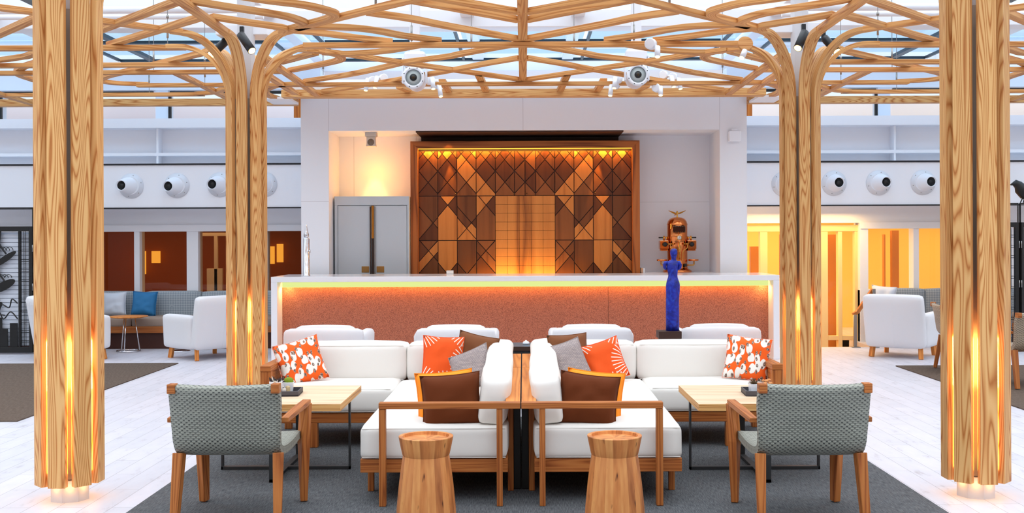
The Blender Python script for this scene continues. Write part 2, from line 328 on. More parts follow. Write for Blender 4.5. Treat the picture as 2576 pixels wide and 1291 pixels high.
# ------------------------------------------------------------------ mesh building
class MB:
    def __init__(s): s.v = []; s.f = []; s.uv = []; s.mi = []; s.sm = []
    def face(s, idx, uvs=None, mi=0, smooth=False):
        s.f.append(tuple(idx)); s.mi.append(mi); s.sm.append(smooth)
        s.uv.append(uvs if uvs else [(0, 0)] * len(idx))
    def box(s, x0, x1, y0, y1, z0, z1, mi=0, M=None):
        X = (min(x0, x1), max(x0, x1)); Y = (min(y0, y1), max(y0, y1)); Z = (min(z0, z1), max(z0, z1))
        o = len(s.v); ps = [(X[i], Y[j], Z[k]) for i in (0, 1) for j in (0, 1) for k in (0, 1)]
        d = (X[1] - X[0], Y[1] - Y[0], Z[1] - Z[0]); L = d.index(max(d))
        off = rnd.uniform(0, 30)
        for p in ps: s.v.append(M @ Vector(p) if M else Vector(p))
        for n, q in enumerate(((0, 1, 3, 2), (4, 6, 7, 5), (0, 4, 5, 1), (2, 3, 7, 6), (0, 2, 6, 4), (1, 5, 7, 3))):
            ax = n // 2
            r = [a for a in (0, 1, 2) if a != ax]
            if ax == L: u_, v_ = r[0], r[1]
            else: u_ = L; v_ = [a for a in r if a != L][0]
            uvs = [(ps[i][u_] + off, ps[i][v_] + n * 0.37) for i in q]
            s.face([o + i for i in q], uvs, mi)
        return s
    def sweep(s, pts, w, h, up=None, mi=0, closed=False, smooth=False, side=None):
        """rectangular bar along pts; w across, h in the up direction"""
        pts = [Vector(p) for p in pts]; n = len(pts); o = len(s.v); off = rnd.uniform(0, 30)
        up = Vector(up) if up is not None else Vector((0, 0, 1)); u = 0; us = []
        for i, p in enumerate(pts):
            a = pts[(i - 1) % n] if (closed or i > 0) else p; b = pts[(i + 1) % n] if (closed or i < n - 1) else p
            t = (b - a).normalized()
            if side is not None:
                sd = Vector(side); upv = sd.cross(t).normalized()
            else:
                sd = t.cross(up)
                if sd.length < 1e-4: sd = t.cross(Vector((0, 1, 0)))
                sd.normalize(); upv = sd.cross(t).normalized()
            k = 1.0
            if 0 < i < n - 1 and side is None:
                c = (p - a).normalized().dot((b - p).normalized()); k = min(1.0 / max(0.5, math.sqrt(max(0.01, (1 + c) / 2))), 1.4)
            if i > 0: u += (p - pts[i - 1]).length
            us.append(u + off)
            for (ca, cb) in ((-1, -1), (1, -1), (1, 1), (-1, 1)):
                s.v.append(p + sd * (ca * w / 2 * k) + upv * (cb * h / 2))
        wid = (w, h, w, h); vo = (0, w, w + h, 2 * w + h)
        m = n if closed else n - 1
        for i in range(m):
            j = (i + 1) % n
            uj = us[j] if j > i else us[i] + (pts[j] - pts[i]).length
            for e in range(4):
                f = (e + 1) % 4
                s.face((o + i * 4 + e, o + i * 4 + f, o + j * 4 + f, o + j * 4 + e),
                       [(us[i], vo[e]), (us[i], vo[e] + wid[e]), (uj, vo[e] + wid[e]), (uj, vo[e])], mi, smooth)
        if not closed:
            s.face((o + 3, o + 2, o + 1, o), [(0, 0), (w, 0), (w, h), (0, h)], mi)
            e = o + (n - 1) * 4
            s.face((e, e + 1, e + 2, e + 3), [(0, 0), (w, 0), (w, h), (0, h)], mi)
        return s
    def tube(s, pts, r, n=12, mi=0, cap=True, closed=False):
        pts = [Vector(p) for p in pts]; N = len(pts); o = len(s.v)
        rs = r if isinstance(r, (list, tuple)) else [r] * N
        ref = None; u = 0
        for i, p in enumerate(pts):
            a = pts[(i - 1) % N] if (closed or i > 0) else p; b = pts[(i + 1) % N] if (closed or i < N - 1) else p
            t = (b - a).normalized()
            if ref is None:
                ref = t.cross(Vector((0, 0, 1)))
                if ref.length < 1e-3: ref = t.cross(Vector((1, 0, 0)))
            ref = (ref - t * ref.dot(t)).normalized(); bi = t.cross(ref)
            for k in range(n):
                an = 2 * PI * k / n
                s.v.append(p + (ref * math.cos(an) + bi * math.sin(an)) * rs[i])
        m = N if closed else N - 1
        for i in range(m):
            j = (i + 1) % N
            for k in range(n):
                q = (k + 1) % n
                s.face((o + i * n + k, o + i * n + q, o + j * n + q, o + j * n + k),
                       [(i * .1, k / n), (i * .1, (k + 1) / n), (i * .1 + .1, (k + 1) / n), (i * .1 + .1, k / n)], mi, n > 6)
        if cap and not closed:
            s.face([o + k for k in range(n)][::-1], None, mi); s.face([o + (N - 1) * n + k for k in range(n)], None, mi)
        return s
    def lathe(s, prof, n=32, c=(0, 0, 0), mi=0, M=None, smooth=True, capb=True, capt=True):
        """prof: (r, z) from bottom to top"""
        o = len(s.v); c = Vector(c); L = 0; ls = [0]
        for i in range(1, len(prof)): L += math.hypot(prof[i][0] - prof[i - 1][0], prof[i][1] - prof[i - 1][1]); ls.append(L)
        for (r, z) in prof:
            for k in range(n):
                p = Vector((r * math.cos(2 * PI * k / n), r * math.sin(2 * PI * k / n), z))
                s.v.append((M @ p if M else p) + c)
        for i in range(len(prof) - 1):
            for k in range(n):
                q = (k + 1) % n
                s.face((o + i * n + k, o + i * n + q, o + (i + 1) * n + q, o + (i + 1) * n + k),
                       [(ls[i], k / n), (ls[i], (k + 1) / n), (ls[i + 1], (k + 1) / n), (ls[i + 1], k / n)], mi, smooth)
        if capb and prof[0][0] > 1e-4: s.face([o + k for k in range(n)][::-1], [(.1 * math.cos(2*PI*k/n), .5+.1 * math.sin(2*PI*k/n)) for k in range(n)][::-1], mi)
        e = o + (len(prof) - 1) * n
        if capt and prof[-1][0] > 1e-4: s.face([e + k for k in range(n)], [(.1 * math.cos(2*PI*k/n), .5+.1 * math.sin(2*PI*k/n)) for k in range(n)], mi)
        return s
    def rbox(s, cx, cy, cz, w, d, h, r, bulge=0.0, n=8, M=None, mi=0, wob=0.0):
        """soft upholstered block"""
        o0 = len(s.v); hw, hd, hh = w / 2, d / 2, h / 2; key = {}
        seed = rnd.uniform(0, 50)
        def add(p):
            k = (round(p[0], 5), round(p[1], 5), round(p[2], 5))
            if k in key: return key[k]
            q = Vector((p[0] * hw, p[1] * hd, p[2] * hh))
            inn = Vector((max(-hw + r, min(hw - r, q.x)), max(-hd + r, min(hd - r, q.y)), max(-hh + r, min(hh - r, q.z))))
            dv = q - inn
            if dv.length > 1e-9: q = inn + dv.normalized() * r
            if bulge:
                bx = (1 - p[1] ** 2) * (1 - p[2] ** 2); by = (1 - p[0] ** 2) * (1 - p[2] ** 2); bz = (1 - p[0] ** 2) * (1 - p[1] ** 2)
                q += Vector((p[0] * bx, p[1] * by, p[2] * bz)) * bulge
            if wob: q += noise.noise_vector(q * 4 + Vector((seed, 0, 0))) * wob
            q += Vector((cx, cy, cz))
            s.v.append(M @ q if M else q); key[k] = len(s.v) - 1
            return key[k]
        def pos(i):
            t = -1 + 2 * i / n
            return math.copysign(abs(t) ** 0.7, t) if abs(t) > 1e-9 else 0.0
        for ax in range(3):
            for sg in (-1, 1):
                for i in range(n):
                    for j in range(n):
                        q = []
                        for (a, b) in ((i, j), (i + 1, j), (i + 1, j + 1), (i, j + 1)):
                            p = [0, 0, 0]; p[ax] = sg; p[(ax + 1) % 3] = pos(a); p[(ax + 2) % 3] = pos(b); q.append(add(p))
                        if sg < 0: q = q[::-1]
                        s.face(q, None, mi, True)
        return s
    def grid(s, fn, nu, nv, mi=0, smooth=True, uvf=None, flip=False):
        o = len(s.v)
        for i in range(nu + 1):
            for j in range(nv + 1): s.v.append(Vector(fn(i / nu, j / nv)))
        for i in range(nu):
            for j in range(nv):
                q = [(i, j), (i + 1, j), (i + 1, j + 1), (i, j + 1)]
                if flip: q = q[::-1]
                s.face([o + a * (nv + 1) + b for a, b in q], [(uvf(a / nu, b / nv) if uvf else (a / nu, b / nv)) for a, b in q], mi, smooth)
        return s
    def prism(s, poly, y0, y1, mi=0, M=None):
        """poly in (x,z), extruded along y"""
        o = len(s.v); n = len(poly)
        for y in (y0, y1):
            for (x, z) in poly:
                p = Vector((x, y, z)); s.v.append(M @ p if M else p)
        s.face([o + i for i in range(n)], [poly[i] for i in range(n)], mi); s.face([o + n + i for i in range(n)][::-1], [poly[i] for i in range(n)][::-1], mi)
        for i in range(n):
            j = (i + 1) % n
            s.face((o + i, o + n + i, o + n + j, o + j), None, mi)
        return s
    def build(s, name, mats, parent=None, bevel=0, seg=2, loc=None, sub=0, solid=0, fixn=True):
        me = bpy.data.meshes.new(name); me.from_pydata([tuple(v) for v in s.v], [], s.f)
        if not isinstance(mats, (list, tuple)): mats = [mats]
        for m in mats: me.materials.append(m)
        ul = me.uv_layers.new(name='UVMap'); k = 0
        for p, uvs, mi, sm in zip(me.polygons, s.uv, s.mi, s.sm):
            p.material_index = mi; p.use_smooth = sm
            for i in range(p.loop_total): ul.data[p.loop_start + i].uv = uvs[i]
        if fixn:
            bm = bmesh.new(); bm.from_mesh(me); bmesh.ops.recalc_face_normals(bm, faces=bm.faces); bm.to_mesh(me); bm.free()
        o = bpy.data.objects.new(name, me); COL.objects.link(o)
        if parent: o.parent = parent
        if loc: o.location = loc
        if solid:
            k = o.modifiers.new('thickness', 'SOLIDIFY'); k.thickness = solid; k.offset = 0
        if bevel:
            k = o.modifiers.new('bevel', 'BEVEL'); k.width = bevel; k.segments = seg; k.limit_method = 'ANGLE'; k.angle_limit = 0.7
        if sub:
            k = o.modifiers.new('sub', 'SUBSURF'); k.levels = sub; k.render_levels = sub
        return o
def tag(o, label, cat, group=None, kind=None):
    o['label'] = label; o['category'] = cat
    if group: o['group'] = group
    if kind: o['kind'] = kind
    return o
def thing(name, label, cat, loc=(0, 0, 0), rz=0, group=None):
    o = bpy.data.objects.new(name, None); COL.objects.link(o); o.empty_display_size = 0.1
    o.location = loc; o.rotation_euler = (0, 0, rz)
    return tag(o, label, cat, group)
def struct(o): o['kind'] = 'structure'; return o
def copy_tree(o, parent=None):
    c = o.copy(); COL.objects.link(c)
    if parent: c.parent = parent
    for ch in list(o.children): copy_tree(ch, c)
    return c
def dup(root, loc, rz, label, group=None):
    r = copy_tree(root); r.location = loc; r.rotation_euler = (0, 0, rz); r['label'] = label
    if group: r['group'] = group
    return r
def spline(pts, n=8):
    pts = [Vector(p) for p in pts]; out = []
    P = [pts[0] * 2 - pts[1]] + pts + [pts[-1] * 2 - pts[-2]]
    for i in range(1, len(P) - 2):
        a, b, c, d = P[i - 1:i + 3]
        for k in range(n):
            t = k / n
            out.append(0.5 * ((2 * b) + (c - a) * t + (2 * a - 5 * b + 4 * c - d) * t * t + (3 * b - a - 3 * c + d) * t ** 3))
    out.append(pts[-1]); return out
# ================================================================== STRUCTURE
def sbox(name, mat, *boxes, bevel=0.0):
    m = MB()
    for b in boxes: m.box(*b)
    return struct(m.build(name, mat, bevel=bevel))
# floor, with the stair opening in front of the right-hand doors
sbox('floor', FLOORM, (-16, 16, -6.2, 15.72, -0.3, 0), (-16, 3.3, 15.72, 24, -0.3, 0), (5.12, 16, 15.72, 24, -0.3, 0))
sbox('trim_1', plain('lower landing', (214, 176, 120), 0.6), (3.3, 5.12, 15.75, 19, -1.3, -1.2), (3.3, 5.12, 15.722, 15.76, -1.3, 0))

PY = 15.45          # pavilion front
def pavilion():
    m = MB()
    m.box(-3.2, -2.8, PY, 17.6, 0, 3.70); m.box(2.83, 3.22, PY, 17.6, 0, 3.70)
    m.box(-2.8, 2.83, PY, 17.6, 3.17, 3.70)
    m.box(-2.8, 2.83, 16.34, 17.6, 0, 3.17)
    return struct(m.build('wall_back', WHITEW))
pavilion()
# fine joints of the pavilion cladding
m = MB(); m.box(-2.803, -2.797, PY - .0015, PY + .01, 3.17, 3.7); m.box(2.827, 2.833, PY - .0015, PY + .01, 3.17, 3.7); m.box(-.003, .003, PY - .0015, PY + .01, 3.17, 3.7)
m.box(-3.2, -2.8, PY - .0015, PY + .01, 2.155, 2.16); m.box(1.72, 2.83, 16.338, 16.35, 2.155, 2.16); m.box(-2.58, -2.574, 16.338, 16.35, 2.2, 3.17)
m.box(-1.63, -1.625, 16.338, 16.35, 2.9, 3.17)
struct(m.build('trim_2', plain('panel joint', (206, 204, 208))))
# dark brown strips painted in for shade above the timber wall unit
sbox('trim_3', DKBR, (-1.55, 1.45, PY + .05, 16.34, 3.15, 3.172), (-1.55, 1.45, 16.32, 16.342, 3.0, 3.16))

# side walls beside the pavilion: ventilation bulkhead, ledges, clerestory
def sidewall(side, x0, x1, nm):
    m = MB()
    m.box(x0, x1, 16.0, 17.6, 2.09, 2.73)                # nozzle bulkhead
    m.box(x0, x1, 16.45, 17.6, 2.73, 3.46)               # recess face
    m.box(x0, x1, 16.25, 16.5, 2.885, 2.93)              # ledge
    m.box(x0, x1, 16.15, 16.5, 3.30, 3.44)               # upper ledge
    xv = at(398 if x1 < 0 else 2249, 370, 16.3).x; m.box(xv - .015, xv + .015, 16.262, 16.5, 2.731, 3.299)
    struct(m.build('wall_' + nm + '_upper', WHITE))
    t = MB(); t.box(x0, x1, 15.985, 16.05, 2.725, 2.75); t.box(x0, x1, 15.985, 16.05, 2.075, 2.095)
    struct(t.build('trim_' + nm + '_line', plain('shadow line', (30, 30, 34))))  # thin dark trims along the bulkhead's top and bottom edges
    # clerestory posts and dark gaskets, panes, and the deck house beyond
    p = MB(); g = MB(); gl = MB()
    sgn = -1 if x1 < 0 else 1
    xs = [sgn * a for a in (3.25, 5.72, 8.4, 11.2)]
    for i, a in enumerate(xs[1:]): p.box(a - .10, a + .10, 17.0, 17.25, 3.44, 4.2)
    p.box(x0, x1, 16.95, 17.3, 3.98, 4.3)
    for a, b in zip(xs[:-1], xs[1:]):
        lo, hi = min(a, b) + .13, max(a, b) - .13
        g.box(lo, hi, 16.98, 17.02, 3.92, 3.965); 
        e = lo if sgn < 0 and False else (hi if sgn < 0 else lo)
        inner = (max(a, b) - .13) if sgn < 0 else (min(a, b) + .13)
        outer = (min(a, b) + .13) if sgn < 0 else (max(a, b) - .13)
        g.box(outer - .02, outer + .02, 16.98, 17.02, 3.44, 3.94)
        g.box(lo, hi, 16.985, 17.015, 3.44, 3.455)
        gl.box(lo, hi, 17.03, 17.04, 3.44, 3.94)
    struct(p.build('trim_' + nm + '_clerestory', STEEL)); struct(g.build('trim_' + nm + '_gasket', BLACK)); struct(gl.build('window_' + nm + '_clerestory', GCLR))
    d = MB(); d.box(x0, x1, 19.5, 19.7, 2.5, 4.05)
    struct(d.build('wall_' + nm + '_deckhouse', plain('deckhouse pale ' + nm, (246, 240, 244), 0.6)))
sidewall(-1, -13, -3.2, 'left'); sidewall(1, 3.22, 13, 'right')
# timber doors beside the pavilion on the upper level, each with a white lever handle
for sgn, lab in ((-1, 'orange timber door with white lever handle left of the white pavilion, above the ledge'), (1, 'orange timber door with white lever handle right of the white pavilion, above the ledge')):
    m = MB()
    for k in range(4): 
        a = sgn * (3.22 + .09 * k); m.box(a, a + sgn * .088, 16.75, 16.8, 3.44, 3.97)
    o = struct(m.build('door_%d' % (1 if sgn < 0 else 2), ORW, bevel=.003)); o['label'] = lab; o['category'] = 'door'
    h = MB(); h.box(sgn * 3.27, sgn * 3.35, 16.68, 16.75, 3.5, 3.56); h.box(sgn * 3.22, sgn * 3.32, 16.66, 16.69, 3.50, 3.52); h.build('handle', CHROME, o, bevel=.004)

# the rest of the hall round the viewer
sbox('wall_far_left', plain('hall wall', (178, 172, 168), .7), (-14.2, -14, -6, 24, 0, 4.7))
sbox('wall_far_right', MATS['hall wall'], (14, 14.2, -6, 24, 0, 4.7))
sbox('wall_front', plain('hall timber wall', (116, 92, 74), .6), (-14.2, 14.2, -6.2, -6, 0, 4.7))
# ---------------- left window wall
WY = 16.5
def leftwin():
    m = MB()
    m.box(-13, -3.2, WY, WY + .25, 1.82, 2.09)           # header
    m.box(-13, -3.2, WY, WY + .25, 0, .80)
    for px in ((339, 353), (471, 500), (575, 589), (200, 214), (60, 80), (660, 672)):
        a = at(px[0], 650, WY).x; b = at(px[1], 650, WY).x
        m.box(a, b, WY - .03, WY + .2, .80, 1.82)
    m.box(-13, -3.2, WY - .05, WY + .02, 1.74, 1.84)
    return struct(m.build('wall_left', WHITEW, bevel=.004))
leftwin()
k = 0
for a, b in ((80, 200), (214, 339), (353, 471), (500, 575), (589, 660), (672, 764)):
    xa = at(a, 650, WY).x; xb = at(b, 650, WY).x; k += 1
    m = MB(); m.box(xa, xb, WY + .08, WY + .09, .80, 1.82)
    struct(m.build('window_%d' % k, GWIN))
# room behind the left windows: brown walls, curtains and door panels with painted-in glow
m = MB(); m.box(-13, -3.2, 20.0, 20.1, -.1, 2.2); m.box(-13, -3.2, WY + .25, 20.1, 2.1, 2.2); m.box(-13.1, -13, WY + .2, 20, 0, 2.2); m.box(-3.25, -3.2, WY + .25, 20, 0, 2.2)
struct(m.build('wall_left_room', INTD))
def lit_panel(xa, xb, z0, z1, y, nm='lit_door_panel'):
    m = MB(); m.box(xa, xb, y, y + .04, z0, z1); return m
def px_panel(a, b, y0, y1, Y): 
    p = at(a, y0, Y); q = at(b, y1, Y); return p.x, q.x, q.z, p.z
PANELG = glow('lit amber panel', (255, 180, 70), 1.1)  # emission stands in for lamplight on these panels
n_ = 0
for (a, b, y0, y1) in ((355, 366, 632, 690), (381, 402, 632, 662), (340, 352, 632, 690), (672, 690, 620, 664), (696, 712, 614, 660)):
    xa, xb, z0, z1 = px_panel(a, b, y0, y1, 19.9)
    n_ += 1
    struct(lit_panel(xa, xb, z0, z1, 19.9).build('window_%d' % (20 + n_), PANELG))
# door frame seen through the third window
m = MB()
for (a, b, y0, y1) in ((500, 575, 586, 594), (500, 504, 594, 733), (538, 547, 594, 733), (520, 559, 676, 733)):
    xa, xb, z0, z1 = px_panel(a, b, y0, y1, 18.2); m.box(xa, xb, 18.2, 18.26, z0, z1)
struct(m.build('door_3', CREAM, bevel=.004))
light('room_lamp', 'AREA', (-6.2, 18.3, 2.05), 34, (1, .55, .22), size=4, sizey=2)

# ---------------- right doors
RY = 16.6
def rightdoors():
    m = MB(); Y = RY
    def v(a, b, y0=567, y1=925, d=.12, yy=Y):
        p = at(a, y0, yy); q = at(b, y1, yy); m.box(p.x, q.x, yy, yy + d, q.z, p.z)
    v(1880, 2165, 567, 582, yy=Y - .01); v(1912, 1932); v(2064, 2084); v(2108, 2120); v(2150, 2163); v(1966, 1976)
    v(1880, 2165, 846, 856, yy=Y + .012, d=.09)
    return struct(m.build('door_4', plain('painted door frame', (250, 216, 150), 0.5), bevel=.006))
rightdoors()
m = MB(); p = at(1880, 582, RY); q = at(2163, 925, RY); m.box(p.x, q.x, RY + .06, RY + .07, q.z, p.z); struct(m.build('window_7', GCLR))
# header and window wall to the right of the doors
m = MB()
m.box(3.22, 13, WY, WY + .3, 1.83, 2.09)
xa = at(2163, 700, WY).x; m.box(xa, xa + .13, WY - .006, WY + .29, -1.2, 1.838)
for a, b in ((2298, 2312), (2420, 2436), (2540, 2552)):
    m.box(at(a, 700, WY).x, at(b, 700, WY).x, WY - .004, WY + .2, .78, 1.835)
m.box(xa, 13, WY, WY + .3, 0, .8); m.box(xa + .01, 13, WY - .03, WY + .05, 1.74, 1.842)
struct(m.build('wall_right', WHITEW, bevel=.004))
kk = 7
for a, b in ((2180, 2298), (2312, 2420), (2436, 2540)):
    kk += 1; m = MB(); m.box(at(a, 650, WY).x, at(b, 650, WY).x, WY + .1, WY + .11, .8, 1.75); struct(m.build('window_%d' % kk, GCLR))
# warm room behind
m = MB(); m.box(3.22, 13, 19.2, 19.3, -1.3, 2.2); m.box(3.22, 13, WY + .3, 19.3, 2.1, 2.2); m.box(13, 13.1, WY, 19.3, -1.3, 2.2); m.box(3.16, 3.22, 15.75, 19.3, -1.3, 0)
m.box(5.12, 5.2, 16.9, 19.3, -1.3, 0)
struct(m.build('wall_right_room', INT))
m = MB()
for (a, b, y0, y1) in ((2064, 2110, 590, 880), (2236, 2254, 580, 725), (1880, 1906, 620, 700), (2216, 2220, 590, 725), (1955, 1962, 590, 700)):
    xa, xb, z0, z1 = px_panel(a + 8, b + 8, y0, y1, 17.6); m.box(xa, xb, 17.6, 17.7, z0, z1)
struct(m.build('door_5', plain('timber jamb', (196, 122, 54), 0.5), bevel=.004))
light('hall_lamp', 'AREA', (4.4, 17.9, 2.05), 50, (1, .62, .22), size=2.2, sizey=1.6)
light('hall_lamp', 'AREA', (8.0, 17.9, 2.05), 52, (1, .62, .22), size=4, sizey=1.6)
light('stair_lamp', 'POINT', (4.3, 17.2, 0.5), 16, (1, .62, .22), size=.15)
light('landing_lamp', 'AREA', (4.25, 16.15, 1.98), 26, (1, .60, .20), size=1.7, sizey=.35)

# ---------------- glazed roof
ZR = 4.5
m = MB()
for x in (-0.72, .72, -3.32, 3.32, -6.9, 6.9, -10.5, 10.5):
    m.box(x - .09, x + .09, -6, 19.4, ZR, ZR + .22)
struct(m.build('ceiling', STEEL, bevel=.01))
m = MB(); m.box(-14, 14, 14.0, 14.32, ZR - .13, ZR + .1); m.box(-14, 14, 9.2, 9.4, ZR - .02, ZR + .15); m.box(-14, 14, 4.2, 4.4, ZR - .02, ZR + .15); m.box(-14, 14, -.8, -.6, ZR - .02, ZR + .15); m.box(-14, 14, 17.7, 18.6, ZR - .12, ZR + .3); m.box(-14, 14, 16.3, 16.5, ZR + .02, ZR + .15)
struct(m.build('trim_4', STEEL, bevel=.01))
m = MB()
for y in (15.72, 17.32): m.box(-2.9, 2.9, y, y + .1, ZR - .01, ZR + .03); m.box(-6.5, -3.7, y, y + .1, ZR - .01, ZR + .03); m.box(3.7, 6.5, y, y + .1, ZR - .01, ZR + .03)
for x in (-.95, .95, -2.95, 2.95, -3.66, 3.66, -6.5, 6.5): m.box(x - .02, x + .02, 14.4, 17.3, ZR - .01, ZR + .03)
for x in (-5.95, 5.95): m.box(x - .05, x + .05, 10, 17.2, ZR - .02, ZR + .03)
struct(m.build('trim_5', GASK))
m = MB()
for a, b in ((-.9, .9), (-3.2, -.95), (.95, 3.2), (-6.8, -3.4), (3.4, 6.8), (-10.4, -7), (7, 10.4)):
    m.box(a, b, -6, 14.3, ZR + .1, ZR + .11); m.box(a, b, 17.35, 19.3, ZR + .1, ZR + .11)
struct(m.build('ceiling_glass', GROOF))
m = MB()
for a, b in ((-.9, .9), (-3.2, -.95), (.95, 3.2), (-6.8, -3.4), (3.4, 6.8), (-10.4, -7), (7, 10.4)): m.box(a, b, 14.3, 17.35, ZR + .1, ZR + .11)
struct(m.build('ceiling_tinted_glass', GBLUE))
# pipe rails under the roof on both sides
for sgn, lab in ((-1, 'left'), (1, 'right')):
    m = MB(); m.tube([(sgn * 2.8, 11.6, 4.02), (sgn * 9.5, 11.6, 4.02)], .028, 10); m.tube([(sgn * 2.8, 11.9, 4.16), (sgn * 9.5, 11.9, 4.16)], .04, 10)
    o = m.build('pipe_rail', STEEL); tag(o, 'pair of white pipes running along under the glass roof on the %s side' % lab, 'pipe')

# ================================================================== TIMBER COLUMNS
CX, CYF, CYM = 2.79, 6.66, 10.82
L0, L1 = 3.555, 3.604
def column(x, y, label):
    t = thing('timber_column', label, 'column', (x, y, 0), 0, 'branching ash columns of the pergola')
    m = MB()
    for k in range(8): pass
    m.lathe([(.118, 0), (.118, .13), (.09, .14), (.09, 4.5)], 8, smooth=False); m.build('post', plain('post grey', (206, 208, 214), .5) if 'post grey' not in MATS else MATS['post grey'], t)
    m = MB(); m.lathe([(.108, .141), (.108, 3.02)], 24); m.build('sleeve', plain('taupe sleeve', (138, 118, 100), .6) if 'taupe sleeve' not in MATS else MATS['taupe sleeve'], t)  # added dark sleeve, its taupe puts shade into the gaps between planks
    for k in range(8):
        a = k * PI / 4
        d = Vector((math.sin(a), -math.cos(a), 0)); sd = Vector((math.cos(a), math.sin(a), 0))
        zt = L0 if k % 2 == 0 else L1
        r0 = .175; R = zt - 3.03; R2 = .50
        path = [(r0, .108), (r0, 1.4), (r0, 2.9)] + [(r0 + R2 * (1 - math.cos(q)), 3.03 + R * math.sin(q)) for q in [i * PI / 2 / 14 for i in range(15)]] + [(r0 + R2 + .12, zt)]
        mb = MB(); mb.sweep([d * r + Vector((0, 0, z)) for r, z in path], .106, .042, side=-sd)
        mb.build('plank', ASH, t, bevel=.002, seg=1)
    for k in range(8):
        a = (k + .5) * PI / 4
        px_, py_ = math.sin(a), -math.cos(a)
        light('uplight', 'POINT', (.142 * px_, .142 * py_, .085), .12, WARM, t, size=.012)
        for z_, h_, e_ in ((.84, .30, 2.0), (.50, .62, .75)): light('uplight', 'AREA', (.172 * px_, .172 * py_, z_), e_, WARM, t, size=.02, sizey=h_, rot=(PI / 2, 0, a + PI * 2))
    if y > 8:
        m = MB(); m.box(-.3, .22, -.03, .29, 3.67, 3.77); m.build('service_box', STEEL, t, bevel=.006)
    return t
column(-CX - .03, CYF, 'branching ash timber column in the left foreground')
column(CX + .01, CYF, 'branching ash timber column in the right foreground')
column(-CX, CYM, 'branching ash timber column behind the left wicker chair, at the left end of the bar')
column(CX, CYM, 'branching ash timber column behind the right wicker chair, at the right end of the bar')

# ================================================================== TIMBER CANOPY
canopy = thing('timber_canopy', 'flat ash lattice canopy of crossing and looping battens spanning between the columns', 'canopy', (0, 10.8, 3.53))
CO = Vector((0, 10.8, 3.53))
def beam(pts, z, w=.09, h=.047, name='batten', curve=False, mat=ASHB):
    p3 = [Vector((a, b, z)) - CO for a, b in pts]
    if curve: p3 = spline(p3, 7)
    m = MB(); m.sweep(p3, w, h); o = m.build(name, mat, canopy, bevel=.0025, seg=1); return o
HALF0 = [  # lower layer
 ([(-3.42, 10.87), (-8.5, 10.9)], 0), ([(-2.79, 10.2), (-2.79, 7.28)], 0), ([(-2.77, 11.4), (-2.77, 14.5)], 0),
 ([(-3.03, 12.6), (-3.03, 14.3)], 0), ([(-4.04, 12.5), (-4.04, 13.7), (-4.06, 15.4)], 0),
 ([(-8.5, 12.0), (-2.77, 11.93)], 0), ([(-8.5, 12.55), (-2.77, 12.46)], 0),
 ([(-8.5, 14.36), (-4.7, 14.36), (-4.3, 14.28), (-4.04, 14.1), (-3.8, 13.75)], 1),
 ([(-2.8, 13.42), (-3.1, 13.56), (-3.34, 13.95), (-3.43, 14.4), (-3.38, 14.8), (-3.3, 15.3)], 1),
 ([(-6.9, 12.6), (-6.98, 15.3)], 0), ([(-2.82, 6.0), (-2.82, 3.5)], 0), ([(-3.45, 6.66), (-8.5, 6.66)], 0),
]
HALF1 = [  # upper layer
 ([(-2.3, 10.3), (-.02, 8.08)], 0), ([(-3.28, 10.3), (-5.9, 7.95)], 0),
 ([(-3.35, 11.4), (-4.72, 12.72), (-5.1, 13.1), (-5.28, 13.4), (-5.16, 13.64), (-4.8, 13.76)], 1),
 ([(-2.79, 8.35), (-2.19, 8.92), (-1.88, 9.14), (-1.73, 9.34), (-1.67, 9.5), (-1.72, 9.66), (-1.85, 9.82), (-2.02, 9.98)], 1),
 ([(-2.79, 8.96), (-2.57, 9.18), (-2.18, 9.54), (-2.06, 9.74), (-2.02, 9.92), (-2.09, 10.07), (-2.22, 10.2)], 1),
 ([(-2.79, 9.6), (-2.55, 9.84), (-2.35, 10.02), (-2.26, 10.14), (-2.3, 10.28)], 1),
 ([(-2.85, 8.95), (-5.1, 11.34), (-5.5, 11.7), (-5.95, 11.92), (-6.6, 12.0)], 1), ([(-2.85, 9.6), (-4.22, 10.97)], 0),
 ([(-3.5, 7.35), (-4.2, 8.1)], 0), ([(-4.2, 9.45), (-5.1, 10.42), (-6.2, 11.55)], 0),
 ([(-.8, 8.82), (-.03, 9.47)], 0), ([(-.95, 8.97), (-.03, 9.82)], 0), ([(-1.36, 9.45), (-1.04, 9.70), (-.74, 10.03), (-.03, 10.74)], 1),
 ([(-1.33, 10.84), (-1.6, 10.67), (-1.96, 10.38), (-2.22, 10.24)], 1),
 ([(-.84, 10.81), (-1.18, 10.54), (-1.38, 10.31), (-1.6, 10.15), (-1.95, 10.08), (-2.14, 10.14)], 1),
 ([(-2.3, 11.3), (-1.95, 11.55), (-1.4, 12.12), (-.02, 13.5)], 0),
 ([(-2.14, 11.47), (-1.95, 11.54), (-1.74, 11.51), (-1.43, 11.37), (-1.08, 11.07), (-.85, 10.86)], 1),
 ([(-1.38, 12.14), (-.83, 11.76), (-.63, 11.55), (-.03, 10.98)], 1),
 ([(-2.68, 14.45), (-2.02, 13.9), (-.86, 12.73), (-.43, 12.25), (-.03, 11.86)], 1),
 ([(-2.74, 13.53), (-2.1, 12.99), (-1.61, 12.45), (-1.38, 12.16)], 1),
 ([(-2.74, 12.66), (-2.24, 12.18), (-2.04, 11.94), (-1.98, 11.72), (-2.03, 11.55), (-2.18, 11.36)], 1),
 ([(-2.74, 12.1), (-2.22, 11.5)], 0), ([(-.54, 12.98), (-.5, 14.45)], 0), ([(-1.02, 13.55), (-1.0, 14.45)], 0), ([(-1.62, 14.05), (-1.55, 14.45)], 0),
 ([(-6.1, 15.3), (-6.09, 14.2), (-6.08, 13.4), (-6.04, 12.85), (-5.75, 12.35), (-5.3, 11.9)], 1),
]
j = 0
